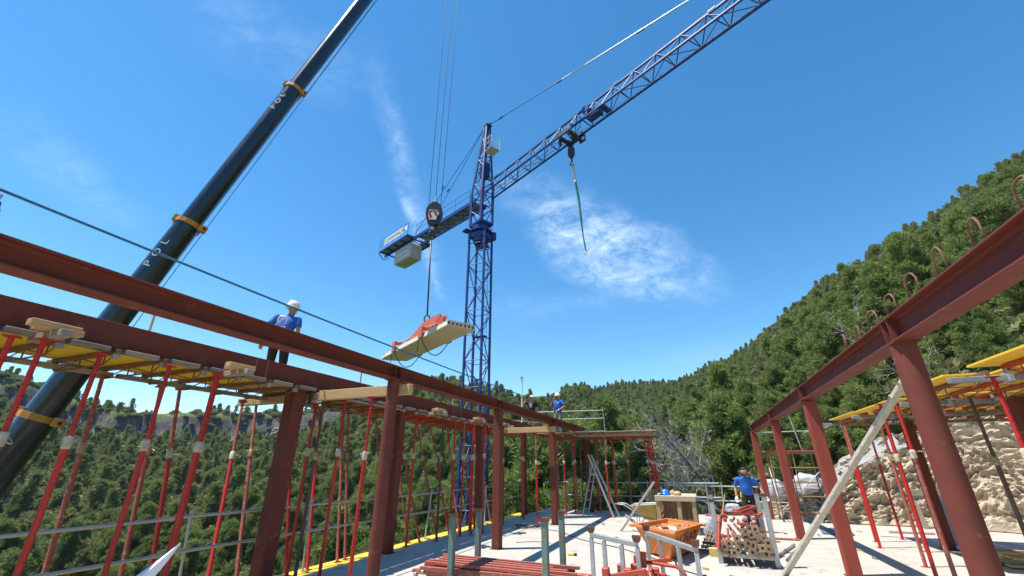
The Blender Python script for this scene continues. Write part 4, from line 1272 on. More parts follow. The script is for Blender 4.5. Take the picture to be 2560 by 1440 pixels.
# cathead ladder with safety hoops
cl_ = MB()
for s in (-.18, .18): cl_.tube([leg_at(2, 20.2) + jw * (.3 + s) - ju * .05, leg_at(2, 25.2) + jw * (.10 + s) - ju * .05], .014, 5)
for i in range(17):
    p = leg_at(2, 20.3 + i * .3); f = (20.3 + i * .3 - 20.2) / 5
    cl_.cyl(p + jw * (.12 + .2 * (1 - f) - .0) - ju * .05, p + jw * (.48 - .2 * f) - ju * .05, .010, n=5)
for z in (22.3, 23.0, 23.7, 24.3):
    c = leg_at(2, z) + jw * .2
    cl_.tube([c + jw * .3 * math.sin(a) - ju * (.1 + .55 * math.sin(a / 2) ** 2 if False else .1 + .5 * math.sin(a)) if False else c + jw * (.32 * math.cos(a)) - ju * (.08 + .55 * math.sin(a)) for a in np.linspace(0, math.pi, 9)], .010, 4)
cl_.build('cathead_ladder', M_bluel, tc)
# service basket on the cathead
bk = MB().box((1.25, -.15, 23.0), (.85, .8, .04), MJ)
o_ = bk.build('basket_floor', mat('grating', (.62, .63, .64), .5, metal=.3, var=.1), tc)
br_ = MB()
cs = [(.85, -.54), (1.66, -.54), (1.66, .24), (.85, .24)]
for i in range(4):
    for z in (23.55, 24.05):
        br_.cyl(J(cs[i][0], cs[i][1], z), J(cs[(i + 1) % 4][0], cs[(i + 1) % 4][1], z), .018, n=5)
    br_.cyl(J(*cs[i], 23.0), J(*cs[i], 24.05), .018, n=5)
br_.build('basket_rail', M_wht, tc)
# jib
ZB, ZT, WJ = 19.40, 20.52, .44
u0, u1, st = .75, 37.0, 1.30
jl = MB()
for s in (-1, 1):
    MB().box(((u0 + u1) / 2, s * WJ, ZB), (u1 - u0, .10, .10), MJ, bev=.01).build('jib_bottom_chord', M_blue, tc)
MB().box(((u0 + u1) / 2 + .3, 0, ZT), (u1 - u0 - .6, .11, .11), MJ, bev=.01).build('jib_top_chord', M_blue, tc)
n = int((u1 - u0) / st)
for k in range(n):
    a = u0 + k * st; c = a + st
    m = (a + c) / 2
    far = a > 21
    for s in (-1, 1):
        rod('jib_lacing', J(a, s * WJ, ZB), J(m, 0, ZT), .030, M_bluel if s < 0 else M_blue, tc, 5)
        rod('jib_lacing', J(c, s * WJ, ZB), J(m, 0, ZT), .030, M_blue, tc, 5)
    rod('jib_cross_bar', J(a, -WJ, ZB), J(a, WJ, ZB), .024, M_blue, tc, 5)
    rod('jib_diagonal', J(a, -WJ if k % 2 else WJ, ZB), J(c, WJ if k % 2 else -WJ, ZB), .022, M_blue, tc, 5)
mat('grating_blue', (.20, .30, .45), .6, var=.1)
for w_ in (-.05, .2):
    rod('jib_walkway_rail', J(1.0, w_, ZB + .03), J(9.5, w_, ZB + .03), .022, M_bluel, tc, 5)
MB().box((10.4, .05, ZB + .26), (.9, .5, .34), MJ, bev=.06).box((11.1, 0, ZB + .2), (.25, .75, .2), MJ).build('trolley_winch', M_blue, tc)
MB().cyl(J(10.0, -.3, ZB + .75), J(10.0, .3, ZB + .75), .25, n=14).build('winch_drum', M_blue, tc)
tb_ = MB()
tb_.cyl(J(1.2, .15, ZB - .30), J(37, .15, ZB - .15), .010, n=5).cyl(J(1.2, -.15, ZB + .25), J(37, -.15, ZB + .25), .009, n=5).cyl(J(8.6, .1, ZB - .2), J(37, .1, ZB - .2), .008, n=5)
tb_.build('trolley_rope', mat('wire_rope', (.04, .05, .08), .5, metal=.5), tc)
# pendant bars
def pend(u): return J(u, 0, 26.02 + (21.3 - 26.02) * (u - .7) / (20.2 - .7) if u > .7 else 26.02)
us = [.7, 2.1, 8.0, 13.8, 20.2]
for i, (a, c) in enumerate(zip(us[:-1], us[1:])):
    rod('pendant_bar', pend(a), pend(c), .030 if i < 2 else .042, M_bluel if i < 2 else mat('pale_tie_bar', (.55, .60, .66), .35, metal=.3), tc, 8)
    p = pend(c); d = (pend(c) - pend(a)).normalized()
    beam('pendant_coupler', p - d * .22, p + d * .22, .09, .13, M_blue, tc)
rod('pendant_bar', pend(20.2), J(26, 0, ZT), .04, M_bluel, tc, 6)
for u in (1.0 + k * 1.3 for k in range(0, 26, 4)):
    MB().box((u + .65, 0, ZT + .07), (.35, .14, .10), MJ).build('chord_splice', M_bluel, tc)
# trolley
t_ = MB()
for s in (-1, 1):
    t_.box((8.6, s * .52, ZB - .05), (1.3, .10, .24), MJ, bev=.02)
    for du in (-.5, .5): t_.cyl(J(8.6 + du, s * .40, ZB + .1), J(8.6 + du, s * .58, ZB + .1), .11, n=10)
t_.box((8.25, 0, ZB - .22), (.18, 1.05, .16), MJ).box((8.95, 0, ZB - .22), (.18, 1.05, .16), MJ).box((8.1, -.35, ZB - .42), (.14, .12, .45), MJ).box((9.1, .45, ZB - .35), (.4, .12, .35), MJ)
t_.cyl(J(8.9, -.25, ZB - .3), J(8.9, .25, ZB - .3), .20, n=14)
t_.build('trolley', mat('dark_navy_steel', (.012, .022, .07), .5, var=.3), tc)
# counter jib
cu = (V(-12.75, -1.0, 0) - V(0, .15, 0)).normalized()
cjd = (ju * cu.x + jw * cu.y).normalized(); cjw = V(-cjd.y, cjd.x, 0)
MC = Matrix((cjd, cjw, UP)).transposed().to_4x4(); MC.translation = J(0, .15, 0)
def K(u, w, z): return MC @ V(u, w, z)
ZC = 19.35
for s in (-1, 1):
    MB().box((6.6, s * .52, ZC), (12.6, .12, .30), MC, bev=.01).build('counter_jib_girder', M_blue, tc)
MB().box((4.0, 0, ZC - .05), (7.2, .80, .02), MC).build('counter_jib_deck', MATS['grating_blue'], tc)
for k in range(9):
    u = .9 + k * .95
    rod('counter_jib_brace', K(u, -.5, ZC - .1), K(u + .95, .5, ZC - .1) if k % 2 else K(u + .95, -.5, ZC - .1) + cjw * 0, .03, M_blue, tc, 5)
    rod('counter_jib_bar', K(u, -.5, ZC - .1), K(u, .5, ZC - .1), .03, M_blue, tc, 5)
    rod('counter_jib_brace', K(u, .5 if k % 2 else -.5, ZC - .12), K(u + .95, -.5 if k % 2 else .5, ZC - .12), .025, M_blue, tc, 5)
for s in (-1, 1):
    MB().box((10.4, s * .90, ZC + .12), (4.6, .62, .04), MC).build('end_platform', MATS['grating_blue'], tc)
    MB().box((10.4, s * 1.22, ZC + .05), (4.6, .06, .14), MC).build('platform_edge', M_blue, tc)
for k in range(5):
    MB().box((8.3 + k * 1.05, 0, ZC + .02), (.08, 2.4, .10), MC).build('platform_joist', M_blue, tc)
MB().tube([K(12.75, 1.2, ZC), K(13.0, .6, ZC - .35), K(12.9, .1, ZC - .05)], .04, 5).build('end_bracket', M_blue, tc)
rl = MB()
for s, ua, ub, wv in ((1, 8.1, 12.7, 1.22), (-1, 8.1, 12.7, 1.22), (1, .9, 7.8, .56), (-1, .9, 7.8, .56)):
    for z in (.55, 1.05): rl.cyl(K(ua, s * wv, ZC + .15 + z), K(ub, s * wv, ZC + .15 + z), .017, n=5)
    m = 4
    for i in range(m + 1):
        u = ua + (ub - ua) * i / m; rl.cyl(K(u, s * wv, ZC + .1), K(u, s * wv, ZC + 1.2), .017, n=5)
for z in (.55, 1.05): rl.cyl(K(12.7, -1.22, ZC + .15 + z), K(12.7, 1.22, ZC + .15 + z), .017, n=5)
rl.build('counter_jib_rail', M_bluel, tc)
for s in (-.45, .45):
    rod('counter_jib_tie', leg_at(2, 25.9), K(8.6, s, ZC + .2), .022, M_blue, tc, 6)
    beam('tie_coupler', K(5.0, s * .6, 22.85) , K(4.75, s * .6, 23.05), .08, .1, M_blue, tc)
cwt = MB().box((9.75, 0, ZC - .88), (2.5, 1.20, 1.42), MC, bev=.10)
cw_o = cwt.build('counterweight', mat('ballast_concrete', (.50, .50, .48), .85, var=.22, vscale=2.5, spots=(.26, .24, .20), sscale=5, sfill=.62), tc)
def text(name, s, M, size, material, parent, extrude=.004, align='CENTER', shear=0.0, sx=1.0):
    me = TEXTS[s].copy(); me.materials.clear(); me.materials.append(material)
    o = bpy.data.objects.new(name, me); COL.objects.link(o)
    o.parent = parent
    o.matrix_local = Matrix.Translation(-WL[parent.name]) @ M @ Matrix.Diagonal((size * sx, size, extrude / .01, 1))
    return o
def plane_frame(origin, xdir, ydir):
    x = V(xdir).normalized(); z = x.cross(V(ydir)).normalized(); y = z.cross(x)
    M = Matrix((x, y, z)).transposed().to_4x4(); M.translation = origin
    return M
near = 1 if (K(0, 1, 0) - V(0, 0, 0)).length < (K(0, -1, 0)).length else -1
sgn = MB().box((10.3, near * 1.25, ZC + .78), (3.1, .03, .62), MC).build('sign_board', M_wht, tc)
text('sign_lettering', 'COGRAMALSA', plane_frame(K(10.2, near * 1.272, ZC + .76), -cjd, UP), .52, mat('black_print', (.015, .015, .02), .6), sgn, .003, sx=.92)
MB().box((8.35, near * 1.25, ZC + .80), (.36, .03, .40), MC).build('notice_plate', M_wht, tc)
text('ballast_lettering', 'cogramalsa', plane_frame(K(9.75, near * .606, ZC - .85), -cjd, UP), .44, M_wht, cw_o, .003, sx=.95)
MB().box((9.75, near * .603, ZC - 1.30), (2.3, .012, .08), MC).build('ballast_stripe', M_wht, cw_o)
# hook block and green sling
M_wire = MATS['wire_rope']
hk = thing('crane_hook_block', 'small blue hook block hanging under the tower crane trolley', 'hook block', J(8.5, .1, 17.2))
HB = J(8.55, .05, 0)
rod('hoist_rope', J(8.1, -.2, ZB - .4), HB + V(-.08, 0, 18.6), .010, M_wire, hk, 5)
rod('hoist_rope', J(9.0, .2, ZB - .3), HB + V(.10, 0, 18.6), .010, M_wire, hk, 5)
side_ = V(RGT[0], RGT[1], 0)
MF = plane_frame(HB + V(0, 0, 18.25), side_, UP)
MB().prism([(-.09, .36), (.09, .36), (.19, .18), (.19, -.18), (.07, -.38), (-.07, -.38), (-.19, -.18), (-.19, .18)], MF @ Matrix.Translation((0, 0, -.10)), .20).build('sheave_case', MATS['dark_navy_steel'], hk)
MB().tube([HB + V(0, 0, 17.8), HB + V(0, 0, 17.55)], .05, 8).tube([HB + side_ * (.10 * math.cos(a)) + V(0, 0, 17.44 + .12 * math.sin(a)) for a in np.linspace(1.6, 5.8, 10)], .04, 6).build('hook', M_black, hk, True)
sl = thing('lifting_sling', 'long green textile sling with tan upper end hanging from the small hook', 'sling', HB + V(0, 0, 11.8))
p0 = HB + V(.02, 0, 17.35); p1 = HB + side_ * .12 + V(0, 0, 16.2); p2 = HB + side_ * .42 + V(0, 0, 11.85)
MB().tube([p0 + side_ * .05, p1 + side_ * .05], .035, 5).tube([p0 - side_ * .05, p1 - side_ * .03], .03, 5).build('upper_strap', mat('tan_webbing', (.35, .30, .12), .8), sl)
MB().lathe([(.06, -.1), (.08, 0), (.06, .1)], Matrix.Translation(p1), 8).build('shackle', M_galv, sl)
pts = [p1.lerp(p2, f) + side_ * (.03 * math.sin(f * 6)) for f in np.linspace(0, 1, 10)]
rb = MB()
rb.loft([[p + side_ * (w * .06), p + jw * .02, p - side_ * (w * .06), p - jw * .02] for p, w in zip(pts, (1, 1.1, 1.2, 1.0, .9, 1.1, .8, .6, .7, .6))])
rb.build('green_strap', mat('green_webbing', (.02, .30, .20), .7, var=.4, vscale=5), sl)
MB().tube([p2 + side_ * (.06 * math.cos(a)) + V(0, 0, -.1 + .10 * math.sin(a)) for a in np.linspace(0, 6.28, 10)[:-1]], .02, 5, True).build('end_ring', M_galv, sl)

# ------------------------------------------------------------------ mobile crane boom
M_boom = mat('boom_black', (.010, .012, .018), .28, var=.2, vscale=.8, stretch=(3, 3, .25), coat=.5, spots=(.03, .03, .035), sscale=3, sfill=.66)
M_oran = mat('collar_orange', (.62, .24, .03), .5, var=.2, vscale=6)
bt = V(-10.066, 14.922, 43.603); blw = V(-17.759, 6.755, 2.951)
ba = (bt - blw).normalized()
toc = (V(0, 0, EYE) - blw); toc = (toc - ba * toc.dot(ba)).normalized()     # towards the building
be = toc.cross(ba).normalized()                                            # across
if be.dot(side_) < 0: be = -be
boom = thing('crane_boom', 'huge black telescopic crane boom with orange collars rising from the lower left', 'crane boom', blw - ba * 12)
def Bm(s, e, c): return blw + ba * s + be * e + toc * c
SEC = [(-.50, -.44), (-.50, .06), (-.40, .33), (-.20, .50), (.16, .50), (.38, .36), (.50, .10), (.50, -.44), (.3, -.52), (-.3, -.52)]
def section(s0, s1, w):
    MB().loft([[Bm(s, e * w, c * w) for e, c in SEC] for s in (s0, s1)]).build('boom_section', M_boom, boom, True, autosmooth=50)
section(-14, .05, .88); section(0, 7.35, .80); section(7.3, 15.5, .72); section(15.4, 27, .66); section(26.9, 41.5, .60)
def collar(s, w):
    b = MB()
    grow_ = [(e * 1.10, c * 1.10) for e, c in SEC]
    b.loft([[Bm(s + d, e * w, c * w) for e, c in grow_] for d in (-.09, .09)])
    b.build('collar', M_oran, boom)
    lug = MB().loft([[Bm(s + d, (.5 + a) * w, (.38 + bq) * w) for a, bq in ((-.12, -.1), (.16, -.1), (.20, .10), (.05, .20), (-.14, .14))] for d in (-.12, .12)])
    lug.build('collar_lug', M_oran, boom)
    lug = MB().loft([[Bm(s + d, (-.5 - a) * w, (.0 + bq) * w) for a, bq in ((-.06, -.1), (.12, -.1), (.16, .02), (-.06, .12))] for d in (-.10, .16)])
    lug.build('collar_lug', M_oran, boom)
    MB().cyl(Bm(s, .56 * w, .50 * w), Bm(s, .56 * w, .56 * w + .02), .05, n=8).build('lug_pin', M_hole, boom)
collar(.02, .88); collar(7.3, .80); collar(15.4, .72)
rod('boom_cable', Bm(-10, .55, .2), Bm(41, .42, .2), .012, M_wire, boom, 5)
rod('boom_cable', Bm(15.5, .46, .0), Bm(41, .42, .0), .010, M_wire, boom, 5)
MB().loft([[Bm(s, e * .8, c * .8) for e, c in SEC] for s in (41.4, 43.0)]).build('boom_head', M_boom, boom)
# letters painted along the boom, one above the other
fa, fb_ = SEC[2], SEC[3]
def boom_letters(s_list, w, size):
    for ch, s in zip('POL', s_list):
        e = (fa[0] + fb_[0]) / 2 * w; c = (fa[1] + fb_[1]) / 2 * w
        dirx = ba
        ydir = -(be * (fb_[0] - fa[0]) + toc * (fb_[1] - fa[1])).normalized()
        M = plane_frame(Bm(s, e, c), dirx, ydir)
        nz = M.to_3x3() @ UP
        M.translation = Bm(s, e, c) + nz * .006
        text('painted_letter', ch, M, size, M_wht, boom, .002, sx=1.25)
boom_letters((5.30, 5.78, 6.24), .80, .34)
boom_letters((13.75, 14.17, 14.58), .72, .31)

# hook block of the mobile crane
hb = thing('load_hook_block', 'black pointed hook block with red and white stripes hanging above the load', 'hook block', (-10.1, 14.89, 12.2))
H0 = V(-10.12, 14.88, 0)
MH = plane_frame(H0 + V(0, 0, 12.95), side_ * .97 + V(0, 0, -.06), UP)
prof = [(-.10, .60), (.10, .60), (.30, .40), (.385, .18), (.385, -.10), (.24, -.58), (.10, -.70), (-.10, -.70), (-.24, -.58), (-.385, -.10), (-.385, .18), (-.30, .40)]
MB().prism(prof, MH @ Matrix.Translation((0, 0, -.17)), .34).build('sheave_case', mat('block_black', (.008, .008, .012), .5, var=.2), hb)
# striped plate: white ground, red bars
pl = [(-.28, -.02), (.28, -.02), (.16, -.42), (-.16, -.42)]
MB().prism(pl, MH @ Matrix.Translation((0, 0, .171)), .006).build('warning_plate', M_wht, hb)
M_wred = mat('warning_red', (.45, .02, .02), .5)
for pts_ in ([(-.28, -.02), (-.15, -.02), (-.02, -.30), (-.08, -.36), (-.12, -.36)], [(.0, -.02), (.14, -.02), (.245, -.20), (.20, -.33)]):
    MB().prism(pts_, MH @ Matrix.Translation((0, 0, .178)), .004).build('warning_stripe', M_wred, hb)
text('block_lettering', 'POL', MH @ Matrix.Translation((0, .07, .175)), .20, M_wht, hb, .003, sx=1.35)
MB().tube([H0 + V(.0, 0, 13.5), H0 + V(.02, 0, 13.95)], [.09, .04], 8).build('rope_socket', M_galv, hb)
rt = V(-10.066, 14.922, 43.2)
for dx in (-.30, .0, .28):
    rod('hoist_rope', H0 + side_ * dx + V(0, 0, 13.3 + (.5 if dx == 0 else 0)), rt + side_ * dx * 1.6, .016, M_wire, hb, 5)
MB().tube([H0 + V(-.04, 0, 12.3), H0 + V(-.06, 0, 12.05)], .10, 8).lathe([(.05, 12.1), (.10, 12.2), (.08, 12.3)], Matrix.Translation(H0 + V(-.05, 0, 0)), 10).build('swivel', M_galv, hb, True)
MB().tube([H0 + V(-.05, 0, 12.02)] + [H0 + side_ * (.16 * math.cos(a) - .02) + V(0, 0, 11.78 + .20 * math.sin(a)) for a in np.linspace(1.6, 5.9, 12)], .06, 7).build('hook', MATS['block_black'], hb, True)

# hanging sling, lifting clamp and hollow-core slab
sd = V(.853, -.522, 0).normalized(); sn = V(-sd.y, sd.x, 0)
S0 = V(-10.17, 15.02, 6.42)
MS = Matrix((sd, sn, UP)).transposed().to_4x4(); MS.translation = S0
def Q(a, b_, z): return MS @ V(a, b_, z)
hs = thing('wire_sling', 'dark straight wire sling between hook block and slab clamp', 'sling', Q(0, 0, .9))
MB().tube([H0 + V(-.06, 0, 11.65), Q(.05, 0, 1.36)], .035, 8).build('wire', MATS['block_black'], hs, True)
MB().tube([Q(.05, 0, 1.36) + side_ * (.12 * math.cos(a)) + V(0, 0, -.16 + .17 * math.sin(a)) for a in np.linspace(0, 6.28, 14)[:-1]], .03, 6, True).build('ring', MATS['block_black'], hs, True)
def hollow_slab():
    t = thing('hollow_core_slab', 'pale concrete hollow core slab hanging in the air below the clamp', 'concrete slab', Q(0, 0, 0))
    M_pc = mat('precast_concrete', (.62, .57, .49), .85, var=.16, vscale=2.2, stretch=(.35, 4, 2), col2=(.52, .475, .40), bump=.1, bscale=30)
    n, cw, th, L = 7, 1.2 / 7, .22, 6.3
    b = MB(); N = 16
    for k in range(n):
        c = (-.6 + cw * (k + .5), th / 2)
        inn = []; outr = []
        for i in range(N):
            a = 2 * math.pi * (i + .5) / N; ca, sa = math.cos(a), math.sin(a)
            inn.append((c[0] + .056 * ca, c[1] + .068 * sa))
            m_ = max(abs(ca) / (cw / 2), abs(sa) / (th / 2)); outr.append((c[0] + ca / m_, c[1] + sa / m_))
        for end in (-L / 2, L / 2):
            fr = []; vs = [Q(end, y_, z_) for y_, z_ in outr] + [Q(end, y_, z_) for y_, z_ in inn]
            b.add(vs, [(i, (i + 1) % N, N + (i + 1) % N, N + i) for i in range(N)])
        vs = [Q(e, y_, z_) for e in (-L / 2, L / 2) for y_, z_ in inn]
        b.add(vs, [(i, (i + 1) % N, N + (i + 1) % N, N + i) for i in range(N)])
    # skin round the outside with the keyed long edges
    pr = [(-.6, 0), (.6, 0), (.6, .05), (.585, .10), (.57, .16), (.57, th), (-.57, th), (-.57, .16), (-.585, .10), (-.6, .05)]
    vs = [Q(e, y_, z_) for e in (-L / 2, L / 2) for y_, z_ in pr]; m_ = len(pr)
    b.add(vs, [(i, (i + 1) % m_, m_ + (i + 1) % m_, m_ + i) for i in range(m_)])
    b.build('slab_body', M_pc, t)
    # broken slanting left end
    e = MB().loft([[Q(-L / 2 - d, y_, z_) for y_, z_ in ((-.6, 0), (.6 - q_, 0), (.57 - q_, .10 - d * .1), (-.57, .18 - d * .25))] for d, q_ in ((0, 0), (.25, .35), (.42, .8))])
    e.build('broken_end', M_pc, t)
    return t
hollow_slab()
M_lift = mat('lifter_orange', (.62, .13, .055), .5, var=.2, vscale=3, spots=(.40, .16, .10), sscale=8, sfill=.68)
lc = thing('slab_clamp', 'orange red lifting beam clamp gripping the hanging slab', 'lifting clamp', Q(0, 0, .22))
for s in (-.13, .13):
    pr = [(-1.85, .36), (-1.85, .50), (-.9, .74), (.0, 1.02), (.9, 1.04), (1.6, .98), (1.70, .86), (1.2, .66), (.6, .54), (-1.0, .42)]
    MB().loft([[Q(a, s + d, z_) for a, z_ in pr] for d in (-.02, .02)]).build('side_plate', M_lift, lc)
for a in (-1.6, -.9, -.2, .45, 1.1, 1.6):
    zt = .46 + (.88 - .46) * (1 - min(1, abs(a - .35) / 2.0)) - .08
    MB().box((a, 0, zt), (.05, .26, .10), MS).build('spacer', M_lift, lc)
for a in (-1.8, 1.0):
    MB().box((a, 0, .40), (.12, 1.34, .14), MS, bev=.01).build('cross_beam', M_lift, lc)
    for s in (-1, 1):
        MB().box((a, s * .66, .26), (.34, .06, .44), MS, bev=.01).box((a, s * .655, .03), (.30, .10, .06), MS).build('jaw', M_lift, lc)
        rod('jaw_link', Q(a + .2, s * .5, .42), Q(a + .4, s * .1, .62), .03, M_lift, lc, 6)
rod('brace', Q(1.62, 0, .90), Q(2.02, 0, .25), .045, M_lift, lc, 8)
for a in (-1.8, 1.0):
    pts_ = [Q(a, -.66 + 1.32 * f, .1 - 1.55 * .46 * (1 - (2 * f - 1) ** 2)) for f in np.linspace(0, 1, 15)]
    MB().tube(pts_, .020, 5).build('safety_chain', MATS['block_black'], lc)
    MB().tube([Q(a - .1, -.68, .15), Q(a - .1, -.69, -.55)], .014, 5).build('loose_chain', MATS['block_black'], lc)
# ------------------------------------------------------------------ people
M_skin = mat('skin', (.46, .25, .17), .55, var=.15, vscale=12)
M_skin2 = mat('tanned_skin', (.36, .18, .115), .55, var=.15, vscale=12)
M_shirt = mat('blue_cotton', (.020, .135, .50), .85, var=.2, vscale=9, col2=(.015, .10, .40), bump=.3, bscale=30)
M_dark = mat('dark_trousers', (.020, .018, .017), .85, var=.4, vscale=8, bump=.3, bscale=30)
M_greyt = mat('grey_trousers', (.22, .24, .27), .85, var=.3, vscale=7, bump=.3, bscale=30)
M_tee = mat('black_cotton', (.012, .013, .018), .85, var=.3, vscale=9, bump=.3, bscale=30)
M_hair = mat('dark_hair', (.018, .013, .010), .8, var=.4, vscale=30)
M_helm = mat('white_helmet', (.80, .79, .74), .35, var=.05)
M_boot = mat('work_boot', (.05, .04, .03), .8, var=.3)
M_glove = mat('white_glove', (.72, .72, .70), .8, var=.15)
M_leath = mat('tan_leather', (.42, .24, .09), .8, var=.3)

def skin_mesh(name, chains, material, parent, levels=2):
    """chains: lists of (point, radius); equal points are shared, so the body is one continuous surface"""
    bm = bmesh.new(); lay = bm.verts.layers.skin.verify(); idx = {}
    first = True
    for ch in chains:
        prev = None
        for p, r in ch:
            k = tuple(round(c, 4) for c in p)
            if k not in idx:
                w = bm.verts.new(p); w[lay].radius = (r, r) if not isinstance(r, tuple) else r; w[lay].use_root = first; first = False; idx[k] = w
            w = idx[k]
            if prev is not None and prev is not w and not bm.edges.get((prev, w)): bm.edges.new((prev, w))
            prev = w
    me = bpy.data.meshes.new(name); bm.to_mesh(me); bm.free(); me.materials.append(material)
    o = bpy.data.objects.new(name, me); COL.objects.link(o); o.parent = parent
    m1 = o.modifiers.new('skin', 'SKIN'); m1.use_smooth_shade = True
    m2 = o.modifiers.new('subdivision', 'SUBSURF'); m2.levels = levels; m2.render_levels = levels
    return o
def ell(c, rx, ry, ax, fw, n=14):
    return [c + ax * (rx * math.cos(2 * math.pi * k / n)) + fw * (ry * math.sin(2 * math.pi * k / n)) for k in range(n)]
def sleeve(b, p, q, r0, r1, m=4, n=10):
    F = frame(p, q); L = (q - p).length
    b.loft([[F @ V((r0 + (r1 - r0) * i / m) * math.cos(2 * math.pi * k / n), (r0 + (r1 - r0) * i / m) * math.sin(2 * math.pi * k / n), L * i / m) for k in range(n)] for i in range(m + 1)])

def person(label, loc, face, J_, skin, shirt, trousers, hair=True, helmet=None, cap=None, gloves=None, short=False, beard=False, scale=1.0, head_turn=0.0, head_tilt=0.0, belly=0.0, parts=None):
    """J_: joints in metres, x to the person's right, y forward, z up"""
    t = thing('person', label, 'person', loc)
    t.rotation_euler = (0, 0, math.atan2(-face[0], face[1])); t.scale = (scale,) * 3
    j = dict(pelvis=V(0, 0, .95), waist=V(0, 0, 1.08), chest=V(0, .0, 1.30), neck=V(0, 0, 1.47), sr=V(.185, 0, 1.41), sl=V(-.185, 0, 1.41), er=V(.25, -.03, 1.14), el=V(-.25, -.03, 1.14), wr=V(.27, .06, .90), wl=V(-.27, .06, .90),
             hr=V(.09, 0, .92), hl=V(-.09, 0, .92), kr=V(.11, .03, .50), kl=V(-.11, .03, .50), ar=V(.12, 0, .09), al=V(-.12, 0, .09))
    j.update({k: V(*v) for k, v in J_.items()})
    nk = j['neck']; HR = Matrix.Translation(nk) @ Matrix.Rotation(head_turn, 4, 'Z') @ Matrix.Rotation(head_tilt, 4, 'X')
    def H(x, y, z): return HR @ V(x, y, z)
    ch = [[(j['pelvis'], .12), (j['waist'], .115), (j['chest'], .105), (nk, .055), (H(0, .015, .09), .062), (H(0, .018, .155), .085), (H(0, .0, .235), .070)],
          [(H(0, .018, .155), .085), (H(0, .105, .135), .014)], [(H(0, .018, .155), .085), (H(.088, .0, .14), .016)], [(H(0, .018, .155), .085), (H(-.088, .0, .14), .016)]]
    for s, sh, e, w in ((1, 'sr', 'er', 'wr'), (-1, 'sl', 'el', 'wl')):
        d = (j[w] - j[e]).normalized(); ax = d.cross(V(0, 1, 0.3)).normalized(); pal = j[w] + d * .05; pe = j[w] + d * .09; cu = ax.cross(d).normalized()
        ch.append([(j['chest'], .105), (j[sh], .042), (j[sh].lerp(j[e], .5), .042), (j[e], .040), (j[e].lerp(j[w], .4), .038), (j[w], .026), (pal, .034), (pe, .030)])
        for f in range(4):
            k0 = pe + ax * (.027 - .018 * f) + d * .012; L = (.072, .082, .076, .058)[f]
            ch.append([(pe, .030), (k0, .010), (k0 + d * L * .5 + cu * .010, .009), (k0 + d * L * .85 + cu * .032, .007)])
        ch.append([(pal, .034), (pal + ax * .042 + d * .02, .012), (pal + ax * .055 + d * .055 + cu * .015, .009)])
    for h, k, a in (('hr', 'kr', 'ar'), ('hl', 'kl', 'al')):
        ch.append([(j['pelvis'], .12), (j[h], .085), (j[h].lerp(j[k], .5), .075), (j[k], .046), (j[k].lerp(j[a], .35), .046), (j[a], .036), (j[a] + V(0, .13, -.05), .034)])
    body = skin_mesh('body', ch, skin, t)
    for s in (-1, 1):
        MB().lathe([(.001, -.012), (.010, -.006), (.012, 0), (.010, .006), (.001, .012)], HR @ Matrix.Translation((s * .032, .096, .165)), 8).build('eye', M_hair, t, True, local=True)
    MB().box((0, .098, .088), (.05, .012, .010), HR, bev=.003).build('mouth', mat('lips', (.30, .11, .09), .5), t, local=True)
    # shirt
    ax = (j['sr'] - j['sl']).normalized(); fw = UP.cross(ax).normalized()
    b = MB(); pv, wa, cs = j['pelvis'], j['waist'], j['chest']
    b.loft([ell(pv + V(0, 0, -.05), .178, .128, ax, fw), ell(pv + V(0, belly * .5, .06), .172, .125 + belly, ax, fw), ell(wa + V(0, belly, .03), .168, .122 + belly, ax, fw), ell(wa.lerp(cs, .6), .182, .128 + belly * .5, ax, fw), ell(cs + V(0, 0, .03), .198, .130, ax, fw),
            ell(cs.lerp(nk, .55), .200, .112, ax, fw), ell(cs.lerp(nk, .85), .140, .092, ax, fw), ell(nk + V(0, 0, .0), .070, .064, ax, fw)])
    for s_, e in (('sr', 'er'), ('sl', 'el')):
        sleeve(b, j[s_].lerp(cs, .45), j[s_], .075, .082, 2); sleeve(b, j[s_] + (j[s_] - j[e]).normalized() * .045, j[s_].lerp(j[e], .82), .072, .066)
    so = b.build('shirt', shirt, t, True, local=True)
    md = so.modifiers.new('subdivision', 'SUBSURF'); md.levels = 1; md.render_levels = 1
    # trousers
    b = MB(); b.loft([ell(pv + V(0, 0, -.14), .150, .115, ax, fw), ell(pv + V(0, 0, -.03), .170, .122, ax, fw), ell(pv + V(0, 0, .05), .163, .118, ax, fw)])
    for h, k, a in (('hr', 'kr', 'ar'), ('hl', 'kl', 'al')):
        if short: sleeve(b, j[h] + V(0, 0, .03), j[h].lerp(j[k], .92), .098, .095)
        else:
            dk = (j[k] - j[h]).normalized(); da = (j[a] - j[k]).normalized(); sleeve(b, j[h] + V(0, 0, .03), j[k] + dk * .05, .102, .074); sleeve(b, j[k] - da * .06, j[a] + da * .02, .078, .064)
    tr_ = b.build('shorts' if short else 'trousers', trousers, t, True, local=True)
    md = tr_.modifiers.new('subdivision', 'SUBSURF'); md.levels = 1; md.render_levels = 1
    for a in ('ar', 'al'):
        p = j[a]
        MB().loft([[p + V(x * .048, y_, -.09) for x, y_ in ((-1, -.07), (1, -.07), (1.1, .1), (.7, .19), (-.7, .19), (-1.1, .1))], [p + V(x * .048, y_, -.03) for x, y_ in ((-1, -.07), (1, -.07), (1.05, .1), (.6, .18), (-.6, .18), (-1.05, .1))],
                   [p + V(x * .045, y_, .06) for x, y_ in ((-1, -.05), (1, -.05), (1, .03), (.6, .05), (-.6, .05), (-1, .03))]]).build('boot', M_boot, t, True, local=True, autosmooth=50)
